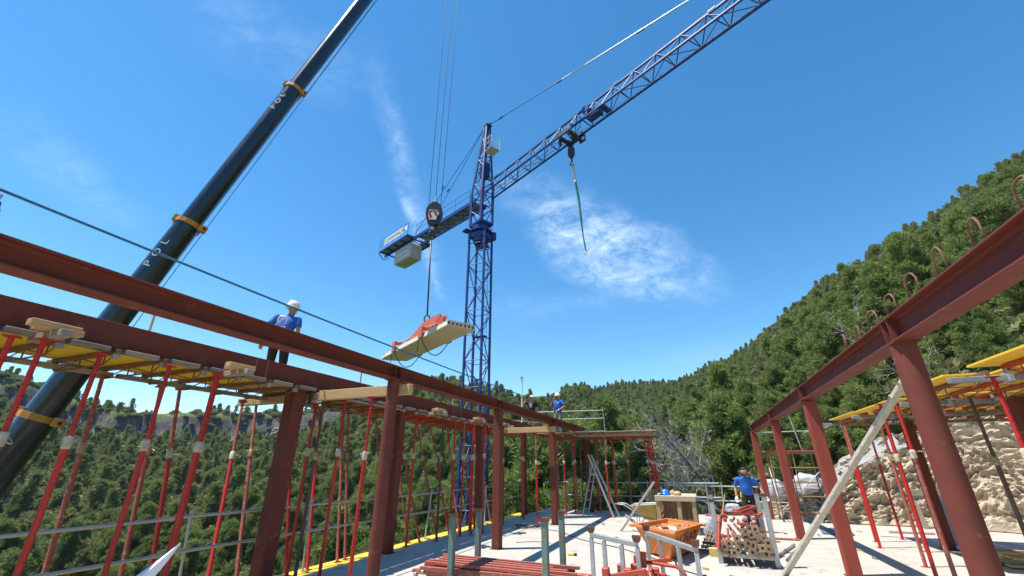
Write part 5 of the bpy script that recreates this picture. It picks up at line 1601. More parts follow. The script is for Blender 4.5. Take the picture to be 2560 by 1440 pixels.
    if hair:
        pr = [(.080, .168), (.085, .19), (.080, .22), (.058, .246), (.02, .258)]
        hb_ = MB().lathe(pr, HR @ Matrix.Translation((0, -.012, 0)), 16)
        hb_.v = [tuple(V(v) + (HR.to_3x3() @ V(0, -.012, 0) if (HR.inverted() @ V(v)).y > .055 and (HR.inverted() @ V(v)).z < .2 else V(0, 0, 0))) for v in hb_.v]
        hb_.build('hair', M_hair, t, True, local=True)
    if beard:
        MB().lathe([(.03, .035), (.062, .055), (.075, .09), (.078, .12), (.06, .125)], HR @ Matrix.Translation((0, .022, 0)), 14).build('beard', M_hair, t, True, local=True)
    if helmet:
        h_ = MB().lathe([(.128, .165), (.132, .175), (.124, .18), (.122, .215), (.108, .265), (.078, .30), (.035, .318), (.001, .322)], HR @ Matrix.Translation((0, .005, 0)), 20)
        h_.box((0, .0, .318), (.028, .18, .018), HR, bev=.006)
        ho = h_.build('helmet', helmet, t, True, local=True, autosmooth=50)
        MB().loft([[HR @ V(x, y_, z) for x, y_ in ((-.09, .085), (.09, .085), (.07, .16), (0, .178), (-.07, .16))] for z in (.163, .172)]).build('peak', helmet, ho, local=True)
    if cap:
        MB().lathe([(.104, .17), (.106, .20), (.100, .24), (.070, .275), (.001, .288)], HR @ Matrix.Translation((0, .0, 0)), 18).build('cap', cap, t, True, local=True)
        MB().loft([[HR @ V(x, y_, z) for x, y_ in ((-.07, .07), (.07, .07), (.06, .16), (-.06, .16))] for z in (.172, .182)]).build('peak', cap, t, local=True)
    if gloves:
        for e, w in (('er', 'wr'), ('el', 'wl')):
            d = (j[w] - j[e]).normalized(); p = j[w]
            axg = d.cross(V(0, 1, .3)).normalized(); cu = axg.cross(d).normalized(); pe = p + d * .09
            chg = [[(p - d * .02, .036), (p + d * .05, .044), (pe, .040)]]
            for f in range(4):
                k0 = pe + axg * (.030 - .020 * f) + d * .012; L = (.072, .082, .076, .058)[f]
                chg.append([(pe, .040), (k0, .014), (k0 + d * L * .5 + cu * .010, .013), (k0 + d * L * .9 + cu * .034, .011)])
            chg.append([(p + d * .05, .044), (p + d * .07 + axg * .048, .016), (p + d * .10 + axg * .060 + cu * .015, .013)])
            skin_mesh('glove', chg, gloves, t, 1)
    if parts: parts(t, j, HR)
    return t

# worker on the edge deck, back to the camera
def w1_parts(t, j, HR):
    # white print on the back: two nested rounded n shapes and a short line of lettering below
    def arc(w, h, y_, zb):
        return [V(-w / 2, y_, zb), V(-w / 2, y_ - .004, zb + h * .6), V(-w * .30, y_ - .006, zb + h * .93), V(0, y_ - .006, zb + h), V(w * .30, y_ - .006, zb + h * .93), V(w / 2, y_ - .004, zb + h * .6), V(w / 2, y_, zb + h * .15), V(w * .3, y_, zb)]
    M_ = M_wht
    MB().tube([p + V(0, -.012, 0) for p in arc(.155, .15, -.128, 1.22)], .011, 5).build('back_print', M_, t, local=True)
    MB().tube([p + V(0, -.012, 0) for p in arc(.075, .095, -.130, 1.23)[:6]], .010, 5).build('back_print', M_, t, local=True)
    MB().box((0, -.142, 1.155), (.15, .008, .028)).build('back_print', M_, t, local=True)
    # tool belt with hammer and pouch
    MB().loft([ell(V(0, 0, z), .183, .134, V(1, 0, 0), V(0, 1, 0)) for z in (.955, 1.0)]).build('tool_belt', M_leath, t, True, local=True)
    MB().loft([[V(-.24 + x, -.06 + y_, z) for x, y_ in ((-.07, -.05), (.07, -.05), (.06, .05), (-.06, .05))] for z in (.80, .98)]).build('pouch', M_leath, t, local=True)
    MB().tube([V(.10, -.155, .98), V(.09, -.165, .78)], .017, 6).build('hammer_handle', mat('yellow_grip', (.65, .38, .03), .5), t, local=True)
    MB().tube([V(.09, -.165, .78), V(.08, -.17, .66)], .010, 6).build('hammer_shaft', M_hole, t, local=True)
person('worker in blue shirt and white helmet standing on the edge deck, back turned', (-7.0, 5.57, 2.92), (-.55, .83), dict(er=(.27, .0, 1.15), wr=(.26, .10, .92), el=(-.30, -.02, 1.16), wl=(-.34, .06, .92), kr=(.12, .02, .48), kl=(-.15, .16, .52), al=(-.22, .0, .09), ar=(.10, -.02, .09), neck=(.06, .10, 1.45), chest=(.04, .06, 1.29), sr=(.22, .05, 1.37), sl=(-.15, .06, 1.41)),
       M_skin2, M_shirt, M_dark, helmet=M_helm, head_turn=-.75, scale=1.0, parts=w1_parts)
# worker drinking on the far deck
def w2_parts(t, j, HR):
    MB().lathe([(.001, 0), (.030, .004), (.032, .14), (.014, .19), (.014, .22), (.001, .222)], frame(j['wr'] + V(-.02, .08, .02), j['wr'] + V(-.10, -.02, .12)), 12).build('bottle', M_hole, t, True, local=True)
    for k, (w, z) in enumerate(((.17, 1.36), (.12, 1.31), (.15, 1.26), (.10, 1.20))):
        MB().box((0, .140, z), (w, .006, .022)).build('chest_print', M_wht, t, local=True)
person('worker in black T-shirt and white cap drinking on the far deck', (-6.6, 18.6, 2.92), (.10, -1), dict(er=(.36, .14, 1.33), wr=(.17, .24, 1.52), el=(-.27, -.06, 1.16), wl=(-.29, .02, .90)), M_skin, M_tee, M_tee, cap=M_helm, short=True, head_turn=-.5, head_tilt=.25, parts=w2_parts, scale=.98)
# smoking worker on the far deck
def w3_parts(t, j, HR):
    rod('cigarette', (0, .13, 1.55), (0.02, .20, 1.55), .005, M_wht, t, 6)
    MB().box((-.08, .138, 1.34), (.05, .006, .05)).build('chest_print', M_wht, t, local=True)
    MB().lathe([(.032, -.02), (.036, 0), (.032, .02)], frame(j['wl'], j['el']), 10).build('wristband', M_wht, t, local=True)
person('smoking worker in blue T-shirt, grey trousers and white helmet on the far deck', (-5.32, 18.4, 2.85), (-.15, -1), dict(er=(.31, .10, 1.17), wr=(.10, .22, 1.46), el=(-.34, .02, 1.18), wl=(-.12, .20, 1.02)), M_skin2, M_shirt, M_greyt, helmet=M_helm, head_turn=-.35, head_tilt=.1, parts=w3_parts)
# bearded worker on the floor
def w4_parts(t, j, HR):
    MB().box((-.09, .150, 1.33), (.05, .005, .05)).build('chest_print', mat('pale_print', (.2, .35, .6), .7), t, local=True)
    MB().box((.17, .03, .93), (.06, .12, .14), bev=.02).build('tool_pouch', mat('yellow_grip', (.65, .38, .03), .5), t, local=True)
person('bearded worker in blue T-shirt and white gloves behind the prop rack', (1.16, 14.65, 0), (-.15, -1), dict(er=(.30, .0, 1.13), wr=(.29, .10, .89), el=(-.33, .0, 1.15), wl=(-.44, .12, .93), kr=(.13, .04, .49), ar=(.16, .0, .09), neck=(.0, .13, 1.42), chest=(0, .07, 1.27), waist=(0, .02, 1.07), sr=(.185, .09, 1.36), sl=(-.185, .09, 1.36)), M_skin, M_shirt, M_dark, gloves=M_glove, beard=True,
       head_turn=.25, head_tilt=-.45, belly=.03, parts=w4_parts, scale=.97)
# deck sheets where the far workers stand
for i, yy in enumerate((16.4, 17.4, 18.4)):
    panel(-7.45, -6.33, yy, yy + .98, 2.892, M_ply, 'brown plywood sheet at the far left deck corner, %s from the camera' % ORD[i], 'panels of the far left corner')
# ------------------------------------------------------------------ things on the floor
M_turq = mat('turquoise_rusty', (.10, .22, .20), .75, var=.4, vscale=7, col2=(.16, .20, .15), spots=(.20, .13, .08), sscale=9, sfill=.52, bump=.2, bscale=50)
M_skip = mat('skip_orange', (.70, .20, .035), .6, var=.2, vscale=3, col2=(.62, .19, .045), spots=(.38, .22, .14), sscale=9, sfill=.68)
M_brick = mat('hollow_brick', (.52, .20, .10), .85, var=.2, vscale=9)
M_rub = mat('rubble_grey', (.45, .42, .38), .9, var=.3, vscale=8)
M_bag = mat('white_sack', (.46, .47, .50), .75, var=.4, vscale=5, bump=.8, bscale=9)

# green stillage with its load of red girders
def stillage(label, posts, h, material, w=.085, cups=True, bottom=True):
    c = sum((V(*p, 0) for p in posts), V(0, 0, 0)) / len(posts)
    t = thing('stillage', label, 'stillage', (c.x, c.y, 0))
    for x, y in posts:
        MB().box((x, y, h / 2), (w, w, h), bev=.006).build('post', material, t)
        if cups:
            M = Matrix.Translation((x, y, h))
            MB().loft([[M @ V(sx * s, sy * s, z) for sx, sy in ((-1, -1), (1, -1), (1, 1), (-1, 1))] for s, z in ((w * .5, -.01), (w * .62, .0), (w * .80, .05))], caps=False).build('cup', M_rust if material is M_turq else material, t)
    if bottom:
        for i in range(4):
            a, b_ = posts[i], posts[(i + 1) % 4]
            MB().bar((*a, .10), (*b_, .10), w * .8, w * .8).build('bottom_rail', material, t)
    return t
stillage('rusty green stillage frame holding a stack of red girders', [(-3.63, 7.42), (-2.18, 7.49), (-2.12, 6.44), (-3.62, 6.51)], .93, M_turq, .085, True, False)
for i, (a, b_) in enumerate((((-3.63, 7.42), (-3.62, 6.51)), ((-2.18, 7.49), (-2.12, 6.44)))):
    MB().bar((*a, .05), (*b_, .05), .08, .08).build('bottom_rail', M_turq, [o for o in COL.objects if o.name == 'stillage'][0])
r2 = random.Random(21)
for i in range(12):
    lay = i // 4; k = i % 4
    y = 6.66 + k * .21 + r2.uniform(-.03, .03); z = .10 + lay * .05
    x0 = -4.22 + r2.uniform(-.20, .25); x1 = -1.75 + r2.uniform(-.3, .25)
    g_ = girder((x0, y + r2.uniform(-.06, .08), z), (x1, y - .06 + r2.uniform(-.08, .05), z + r2.uniform(-.02, .02)), M_redold if i % 3 else M_fred,
                'red formwork girder stacked in the green stillage, %s layer, %s from the front' % (ORD[lay], ORD[k]), 'girders stacked in the green stillage', depth=.03, n=3)
for i in range(5):
    beam('flat_bar', (-4.05 + r2.uniform(-.2, .2), 6.70 + i * .15, .265), (-1.95 + r2.uniform(-.3, .2), 6.62 + i * .14, .265), .06, .035, M_redold, None, label='worn red flat bar on top of the girder stack, %s from the front' % ORD[i], cat='bar', group='bars on the girder stack')

# galvanised racks in the foreground
def rack_end(label, a, b, h, mids):
    a, b = V(*a, 0), V(*b, 0)
    t = thing('storage_rack', label, 'rack frame', (a + b) / 2, 'galvanised rack frames')
    d = b - a
    MB().bar(a + V(0, 0, h), b + V(0, 0, h), .05, .05, bev=.004).build('top_rail', M_galv, t)
    MB().bar(a + V(0, 0, .12), b + V(0, 0, .12), .05, .05, bev=.004).build('bottom_rail', M_galv, t)
    for f in (0,) + tuple(mids) + (1,):
        MB().bar(a + d * f + V(0, 0, .0), a + d * f + V(0, 0, h - .026), .05, .05, side=(1, 0, 0), bev=.004).build('post', M_galv, t)
    for p in (a, b):
        M = Matrix.Translation(p + V(0, 0, h + .025))
        MB().loft([[M @ V(sx * s, sy * s, z) for sx, sy in ((-1, -1), (1, -1), (1, 1), (-1, 1))] for s, z in ((.025, 0), (.04, .02), (.05, .07))], caps=False).build('cup', M_rust, t)
    return t
rack_end('grey galvanised rack frame in the foreground, left one', (-1.47, 6.44), (-.80, 5.86), .80, (.3, .68))
rack_end('grey galvanised rack frame in front of the orange skip', (-.80, 6.91), (-.16, 5.77), .80, (.3, .68))
for i, (p, q) in enumerate([((-1.5, 6.45, .12), (-.78, 6.92, .12)), ((-.80, 5.85, .12), (-.16, 5.78, .12))]):
    MB().bar(p, q, .05, .05).build('rack_rail', M_galv, label='galvanised floor rail joining the two rack frames, %s one' % ('far', 'near')[i], cat='rail', group='floor rails of the racks')
# red clamps heaped between the racks
for i in range(12):
    x = -1.05 + r2.uniform(-.18, .55); y = 6.0 + r2.uniform(-.35, .55); z = .20 + r2.uniform(0, .30); a = r2.uniform(-.6, .6)
    d = V(math.cos(a), math.sin(a) * .5 - .25, r2.uniform(-.15, .25)).normalized() * r2.uniform(.35, .6)
    p = V(x, y, z)
    t = thing('shuttering_clamp', 'red steel shuttering clamp heaped between the racks, %s in the heap' % ORD[i], 'clamp', p, 'clamps heaped between the racks')
    MB().bar(p, p + d, .035, .05, bev=.004).build('bar', M_fred, t)
    MB().box(p + d * .05 + V(0, 0, .04), (.08, .10, .12), bev=.01).build('jaw', M_fred, t)
    MB().tube([p + d * .9, p + d + V(.03, .02, .0), p + d * .95 + V(.08, -.05, -.06)], .012, 6).build('tail', M_redold, t)
b = MB().tube([(-.72, 5.95, .62), (-.40, 5.92, .60), (-.32, 5.90, .55), (-.26, 5.86, .38)], .018, 8)
t = thing('bent_bar', 'long red bent clamp handle lying across the right rack', 'clamp', (-.6, 5.95, .3))
b.build('rod', M_fred, t, True); MB().box((-.76, 5.96, .64), (.07, .08, .16), bev=.01).build('head', M_fred, t)

# orange skip
def skip():
    t = thing('skip', 'battered orange steel skip with black lettering and rubble inside', 'skip', (-.75, 10.5, 0))
    bq = [V(-.745, 9.80, .06), V(-.36, 10.95, .06), V(-.78, 11.35, .06), V(-1.15, 10.30, .06)]
    rq = [V(-.63, 9.46, .50), V(-.13, 11.02, .50), V(-.86, 11.75, .50), V(-1.44, 10.42, .50)]
    cen = sum(rq, V(0, 0, 0)) / 4
    for i in range(4):
        j = (i + 1) % 4
        inn = [p + (V(cen.x, cen.y, p.z) - p).normalized() * .02 for p in (bq[i], bq[j], rq[j], rq[i])]
        MB().loft([[bq[i], bq[j], rq[j], rq[i]], inn]).build('side_panel', M_skip, t)
        MB().bar(rq[i], rq[j], .045, .05, bev=.006).build('rim', M_skip, t)
        MB().bar((bq[i] * .8 + bq[j] * .2) + (bq[i] - cen) * .015, (rq[i] * .2 + rq[j] * .8) + (rq[i] - cen) * .012, .03, .014).build('stiffener', M_skip, t) if i == 3 else None
    MB().loft([[p + V(0, 0, -.02) for p in bq], bq]).build('bottom', M_skip, t)
    for f in (.2, .8):
        p = bq[0].lerp(bq[1], f); q = bq[3].lerp(bq[2], f)
        MB().bar(p - V(0, 0, .04), q - V(0, 0, .04), .06, .045).build('skid', M_rust, t)
    for p, s in ((rq[0], 1), (rq[3], 1), (rq[1], 1)):
        MB().box(p + (p - cen).normalized() * .05, (.10, .10, .05), bev=.01).build('lifting_lug', M_skip, t)
    # lettering sprayed on the right-hand face
    xd = (bq[1] - bq[0]).normalized(); upd = ((rq[0] + rq[1]) - (bq[0] + bq[1])).normalized()
    c = (bq[0] + bq[1] + rq[0] + rq[1]) / 4
    M = plane_frame(c + upd * .05, xd, upd); nz = M.to_3x3() @ UP
    if nz.dot(c - cen) < 0: nz = -nz
    M.translation = c + upd * .06 + nz * .006
    text('sprayed_lettering', 'NORAT', M, .25, MATS['black_print'], t, .002, sx=1.35)
    M2 = M.copy(); M2.translation = c - upd * .14 + nz * .006 + xd * .1
    text('sprayed_lettering', 'N', M2, .13, MATS['black_print'], t, .002)
    # old paint scar
    MB().box((0, 0, 0), (.16, .13, .002), plane_frame(c - upd * .10 - xd * .38 + nz * .004, xd, upd)).build('paint_scar', M_rub, t)
    # fill
    fl_ = MB().loft([[p * .5 + cen * .5 for p in bq], [V(p.x, p.y, .40) * .86 + V(cen.x, cen.y, .40) * .14 for p in rq]])
    fl_.build('mortar_fill', M_rub, t)
    return cen
sc_ = skip()
for i, (dx, dy, rz, tl) in enumerate([(-.45, -.15, .4, .1), (.30, .30, -.5, .9), (.05, -.55, .9, .05), (-.1, .25, .2, .2), (.28, -.05, 1.2, .1), (-.20, -.35, 1.0, .3)]):
    t = thing('hollow_brick', 'broken hollow clay brick in the skip, %s' % ('by the left rim', 'sticking up at the right rim', 'at the near corner', 'in the middle', 'by the lettered side', 'near the left corner')[i], 'brick', (sc_.x + dx, sc_.y + dy, .44), 'broken bricks in the skip')
    t.rotation_euler = (tl, tl * .5, rz)
    b = MB()
    for px in (-.03, .03):
        n_ = 10
        rg = []
        for yy in (-.11, .11):
            inn = [V(px + .02 * math.cos(6.283 * (k + .5) / n_), yy, .02 * math.sin(6.283 * (k + .5) / n_)) for k in range(n_)]
            out = []
            for k in range(n_):
                ca, sa = math.cos(6.283 * (k + .5) / n_), math.sin(6.283 * (k + .5) / n_); m_ = max(abs(ca) / .03, abs(sa) / .035); out.append(V(px + ca / m_, yy, sa / m_))
            rg.append((out, inn))
        (o0, i0), (o1, i1) = rg
        b.add(o0 + i0, [(k, (k + 1) % n_, n_ + (k + 1) % n_, n_ + k) for k in range(n_)]); b.add(o1 + i1, [(k, (k + 1) % n_, n_ + (k + 1) % n_, n_ + k) for k in range(n_)])
        b.add(o0 + o1, [(k, (k + 1) % n_, n_ + (k + 1) % n_, n_ + k) for k in range(n_)]); b.add(i0 + i1, [(k, (k + 1) % n_, n_ + (k + 1) % n_, n_ + k) for k in range(n_)])
    b.build('clay_body', M_brick, t, local=True)
for i in range(9):
    o = bpy.data.objects.new('rubble_piece', RK[i % 4]); COL.objects.link(o); o.scale = (.05, .045, .035)
    o.location = (sc_.x + r2.uniform(-.45, .4), sc_.y + r2.uniform(-.6, .6), .43); o.rotation_euler = (r2.uniform(0, 3), 0, r2.uniform(0, 6))
    tag(o, 'small grey lump of rubble among the bricks in the skip', 'rubble', 'rubble in the skip')

# pallet-wood crate
def crate():
    x0, x1, y0, y1, h = -1.22, -.22, 13.42, 14.9, .90
    t = thing('pallet_crate', 'tall crate knocked together from brown pallet boards behind the skip', 'crate', ((x0 + x1) / 2, (y0 + y1) / 2, 0))
    for x in (x0 + .05, (x0 + x1) / 2 + .08, x1 - .05):
        for y in (y0 + .05, y1 - .05):
            MB().box((x, y, h / 2 - .02), (.10, .09, h - .05), bev=.006).build('leg', M_woodz, t)
    n_ = 8
    for k in range(n_):
        if k in (7,): continue
        MB().box((x0 + .07 + k * .125, y1 - .12, .50), (.112 + rng.uniform(-.01, .02), .022, .72 + rng.uniform(-.06, .04)), bev=.003).build('board', M_woodz, t)
    for k in range(4):
        MB().box((x0 + .03, y0 + .30 + k * .32, .50), (.022, .11, .74), bev=.003).build('board', M_woodz, t)
    for k in range(4):
        MB().box((x1 - .03, y0 + .45 + k * .30, .50), (.022, .20, .74), bev=.003).build('board', M_woodz, t)
    for z in (.16, .30):
        MB().box(((x0 + x1) / 2, y0 + .10, z), (x1 - x0 - .12, .022, .08), bev=.003).build('board', M_woodx, t)
        MB().box((x0 + .06, (y0 + y1) / 2, z + .12), (.022, y1 - y0 - .1, .09), bev=.003).build('board', M_woody, t)
    for k in range(9):
        y = y0 + .08 + k * .165
        MB().box(((x0 + x1) / 2 + rng.uniform(-.02, .02), y, h - .013), (x1 - x0 + .06, .15, .024), bev=.003).build('top_board', mat('pale_board', (.55, .43, .29), .8, var=.3, vscale=3, stretch=(1.2, 14, 8), island=.12), t)
    MB().box(((x0 + x1) / 2, y0 - .012, h - .075), (x1 - x0 + .04, .024, .09), bev=.003).build('top_rail', MATS['pale_board'], t)
    return h
ch_ = crate()
hm = thing('blue_helmet', 'bright blue hard hat lying on the pallet crate', 'helmet', (-.98, 13.85, ch_))
hm.rotation_euler = (0, .15, 1.2)
MB().lathe([(.145, 0), (.150, .01), (.135, .02), (.130, .06), (.112, .11), (.075, .145), (.001, .155)], None, 22).build('shell', mat('blue_plastic', (.012, .16, .62), .3), hm, True, local=True, autosmooth=50)
MB().loft([[V(x, y, z) for x, y in ((-.09, .10), (.09, .10), (.07, .19), (-.07, .19))] for z in (.0, .012)]).build('peak', MATS['blue_plastic'], hm, local=True)
em = thing('ear_muffs', 'dark ear muffs beside the blue hard hat', 'ear muffs', (-1.14, 13.78, ch_))
MB().tube([V(-1.14 + .07 * math.cos(a), 13.78, ch_ + .04 + .10 * math.sin(a)) for a in np.linspace(0, 3.14, 10)], .012, 6).build('band', M_black, em)
for s in (-.07, .07): MB().lathe([(.02, -.02), (.045, -.015), (.045, .015), (.02, .02)], Matrix.Translation((-1.14 + s, 13.78, ch_ + .045)) @ Matrix.Rotation(R(90), 4, 'Y'), 12).build('cup', M_black, em, True)
for i, (x, y, s) in enumerate([(-.66, 13.8, .10), (-.80, 14.2, .07)]):
    b = MB().loft([ell(V(x, y, ch_ + z), s * r_, s * .7 * r_, V(1, 0, 0), V(0, 1, 0), 10) for z, r_ in ((0, .9), (.03, 1.1), (.07, 1.0), (.10, .6), (.115, .2))])
    b.build('work_glove', mat('tan_glove', (.60, .42, .22), .85, var=.3, vscale=12, bump=.5, bscale=30), smooth=True, label='crumpled tan work glove on the crate, %s one' % ('larger', 'smaller')[i], cat='glove', group='gloves on the crate')

# prop rack with stored props
rk = thing('prop_rack', 'grey rack of upright posts filled with rusty props', 'rack', (.6, 10.6, 0))
rack_posts = [(.13, 9.95, 1.0), (1.04, 9.87, 1.12), (.15, 11.35, 1.06), (1.06, 11.35, 1.10)]
for x, y, h in rack_posts:
    MB().box((x, y, h / 2), (.085, .085, h), bev=.006).build('post', M_galv, rk)
    MB().loft([[V(x + sx * s, y + sy * s, h + z) for sx, sy in ((-1, -1), (1, -1), (1, 1), (-1, 1))] for s, z in ((.04, 0), (.05, .02), (.06, .06))], caps=False).build('cup', M_rust, rk)
for (xa, ya), (xb, yb) in (((.13, 9.95), (1.04, 9.87)), ((.15, 11.35), (1.06, 11.35)), ((.13, 9.95), (.15, 11.35)), ((1.04, 9.87), (1.06, 11.35))):
    MB().bar((xa, ya, .14), (xb, yb, .14), .06, .06).build('floor_rail', M_galv, rk)
PE = [(0.17, 0.24), (0.29, 0.18), (0.37, 0.2), (0.66, 0.25), (0.75, 0.24), (0.88, 0.23), (0.95, 0.25), (0.15, 0.32), (0.22, 0.3), (0.31, 0.35), (0.44, 0.26), (0.53, 0.34), (0.6, 0.3), (0.74, 0.29), (0.83, 0.32), (0.93, 0.3), (0.62, 0.38), (0.69, 0.36), (0.72, 0.41), (0.81, 0.38), (0.94, 0.4), (0.45, 0.45), (0.59, 0.47), (0.7, 0.51), (0.83, 0.47), (0.89, 0.46), (0.62, 0.55), (0.78, 0.6)]
for i, (x, z) in enumerate(PE):
    m_ = (M_rust, M_redold, M_rust, M_propdark)[i % 4]
    z = max(z, .21)
    a = r2.uniform(-.3, .3); L = r2.uniform(1.5, 1.9); dx = r2.uniform(-.10, .10); y0 = 9.70 + r2.uniform(-.06, .08)
    t = thing('stored_prop', '%s prop end plate in the rack, %s counted from the lower left' % ('rusty', ORD[i]), 'prop', (x, y0, z), 'props stored in the rack')
    MB().cyl((x, y0, z), (x + dx, y0 + L, z + .03), .026, n=9).build('tube', m_, t, True, autosmooth=40)
    M = frame((x, y0, z), (x + dx, y0 + L, z + .03)) @ Matrix.Rotation(a + .78 * (i % 3), 4, 'Z')
    MB().box((0, 0, -.006), (.125, .125, .010), M, bev=.003).build('end_plate', mat('dusty_rust', (.34, .23, .15), .85, var=.3, vscale=16, spots=(.22, .11, .06), sscale=20, sfill=.56, island=.2), t)
    MB().cyl((0, 0, -.0125), (0, 0, -.0105), .024, n=12, M=M).build('hole', M_hole, t)
for i in range(16):
    x = .28 + r2.uniform(0, .62); y = 10.2 + r2.uniform(-.25, 1.0); z = .60 + r2.uniform(0, .10) + .06 * (y - 10)
    a = r2.uniform(-.9, .9); d = V(math.sin(a), math.cos(a), r2.uniform(-.12, .12)) * r2.uniform(.3, .6); p = V(x, y, z)
    t = thing('shuttering_clamp', 'loose red clamp lying on the stored props, %s in the heap' % ORD[i], 'clamp', p, 'clamps on the prop rack')
    MB().bar(p, p + d, .03, .045, bev=.003).build('bar', (M_fred, M_red, M_redold)[i % 3], t)
    MB().box(p + V(0, 0, .02), (.07, .06, .07), bev=.01).build('jaw', (M_fred, M_galv, M_red)[i % 3], t)
lf = thing('steel_bracket', 'orange red rectangular frame on top of the prop rack', 'frame', (.75, 11.0, .86))
cf = [V(.52, 10.55, .78), V(.66, 10.52, .80), V(1.0, 11.2, .85), V(.86, 11.25, .86)]
for i in range(4): MB().bar(cf[i], cf[(i + 1) % 4], .03, .06, bev=.004).build('side', M_fred, lf)
def sack(name, loc, s, seed, label, h=.8, material=None, group=None):
    bm = bmesh.new(); bmesh.ops.create_icosphere(bm, subdivisions=4, radius=1)
    for w in bm.verts:
        q = w.co * 1.3 + V(seed * 3.7, seed, 0); c = w.co.copy()
        e = .72; c = V(math.copysign(abs(c.x) ** e, c.x), math.copysign(abs(c.y) ** e, c.y), math.copysign(abs(c.z) ** .8, c.z))
        w.co = c * (1 + .16 * noise.noise(q * 1.5) + .10 * noise.noise(q * 4) + .05 * noise.noise(q * 9)); w.co = V(w.co.x * s[0], w.co.y * s[1], max(-.95, w.co.z) * s[2])
    me = bpy.data.meshes.new(name); bm.to_mesh(me); bm.free(); me.materials.append(material or M_bag); me.polygons.foreach_set('use_smooth', [True] * len(me.polygons))
    o = bpy.data.objects.new(name, me); COL.objects.link(o); o.location = V(*loc) + V(0, 0, s[2] * .95)
    return tag(o, label, 'bag', group)
sack('plastic_sack', (.56, 11.45, .66), (.15, .13, .12), 3, 'white plastic sack on the back of the prop rack')
sack('plastic_sack', (.05, 11.9, 0), (.15, .13, .28), 4, 'white plastic sack standing left of the prop rack')
rod('broom_handle', (.10, 9.62, .25), (.40, 10.3, 1.12), .014, M_woodz, None, 8, 'thin brown wooden handle leaning on the prop rack', 'handle')
tp = thing('red_prop_leaning', 'short red prop standing on end in the rack left corner', 'prop', (.12, 9.6, .3))
MB().cyl((.12, 9.66, .28), (.22, 9.9, .74), .032, n=12).build('tube', M_red, tp, True, autosmooth=40)
MB().cyl((.205, 9.865, .67), (.225, 9.915, .77), .042, n=12).build('collar', M_redold, tp, True, autosmooth=40)
# pipes and bars on the floor
for i, (p, q, r_, m_, lb, ct) in enumerate([((1.19, 10.95, .03), (1.72, 12.5, .03), .030, M_galv, 'grey steel pipe lying right of the prop rack, farther one', 'pipe'), ((1.28, 10.50, .03), (1.68, 11.85, .03), .032, mat('purple_grey_pipe', (.16, .13, .16), .6, var=.3), 'dark pipe lying right of the prop rack, nearer one', 'pipe'),
        ((-.05, 13.1, .03), (.5, 13.4, .03), .03, M_red, 'red prop lying on the floor behind the prop rack', 'prop'), ((-1.42, 10.15, .02), (-1.05, 10.45, .02), .02, M_redold, 'worn red bar on the floor left of the skip', 'bar')]):
    rod('floor_pipe', p, q, r_, m_, None, 10, lb, ct)
MB().box((1.62, 13.45, .02), (.75, .12, .035), Matrix.Rotation(0, 4, 'Z'), bev=.004).build('floor_board', M_redold, label='flat reddish board on the floor under the third right column', cat='board')
MB().box((4.95, 15.85, .03), (.95, .12, .05), bev=.004).build('floor_board', mat('pink_board', (.50, .36, .30), .8, var=.2), label='pinkish board lying on the floor before the rock bank', cat='board')
MB().box((.03, 10.62, .07), (.16, .16, .14), bev=.006).build('wood_block', mat('yellow_wood', (.66, .46, .16), .7, var=.2, vscale=6), label='yellow wooden block on the floor left of the prop rack', cat='wood block')
# bundle of spacer bars leaning by the skip
for i in range(5):
    p = V(-.22 + .07 * i, 10.75 + .03 * i, .02); q = p + V(.22, .78, .34 - .02 * i)
    t = thing('spacer_bar', 'ribbed dark spacer bar leaning beside the skip, %s from the left' % ORD[i], 'spacer bar', p, 'spacer bars beside the skip')
    MB().cyl(p, q, .014, n=6).build('bar', M_greyx, t)
    for k in range(6):
        c = p.lerp(q, .1 + .16 * k); MB().box(c, (.07, .022, .06), bev=.008).build('spacer', M_greyx if k % 2 else M_rust, t)
# hose and cables
b = MB(); pts_ = []
for k in range(90):
    a = k * .42; rr = .26 + .09 * math.sin(k * .37) + .04 * math.sin(k * 1.1)
    pts_.append(V(-4.83 + rr * 1.25 * math.cos(a), 13.25 + rr * 1.1 * math.sin(a), .02 + .012 * (k % 5)))
b.tube(pts_, .011, 6).build('hose', M_black, smooth=True, label='coiled black hose on the shaded floor', cat='hose')
def floor_cable(pts, label, r=.010):
    P = [V(*p, r + .002) for p in pts]; out = []
    for i in range(len(P) - 1):
        for f in np.linspace(0, 1, 10)[:-1]:
            p0 = P[max(0, i - 1)]; p1 = P[i]; p2 = P[i + 1]; p3 = P[min(len(P) - 1, i + 2)]
            out.append(.5 * ((2 * p1) + (p2 - p0) * f + (2 * p0 - 5 * p1 + 4 * p2 - p3) * f * f + (3 * p1 - p0 - 3 * p2 + p3) * f ** 3))
    MB().tube(out, r, 6).build('floor_cable', M_black, smooth=True, label=label, cat='cable')
floor_cable([(-4.4, 13.0), (-3.75, 12.7), (-2.9, 11.6), (-1.9, 10.8), (-1.0, 9.8), (-.4, 8.9), (.2, 8.5), (.9, 8.2)], 'thin black cable snaking across the floor before the skip', .008)
floor_cable([(-4.2, 10.6), (-3.8, 10.9), (-3.4, 10.8)], 'short loop of dark cable beside the second square column', .006)
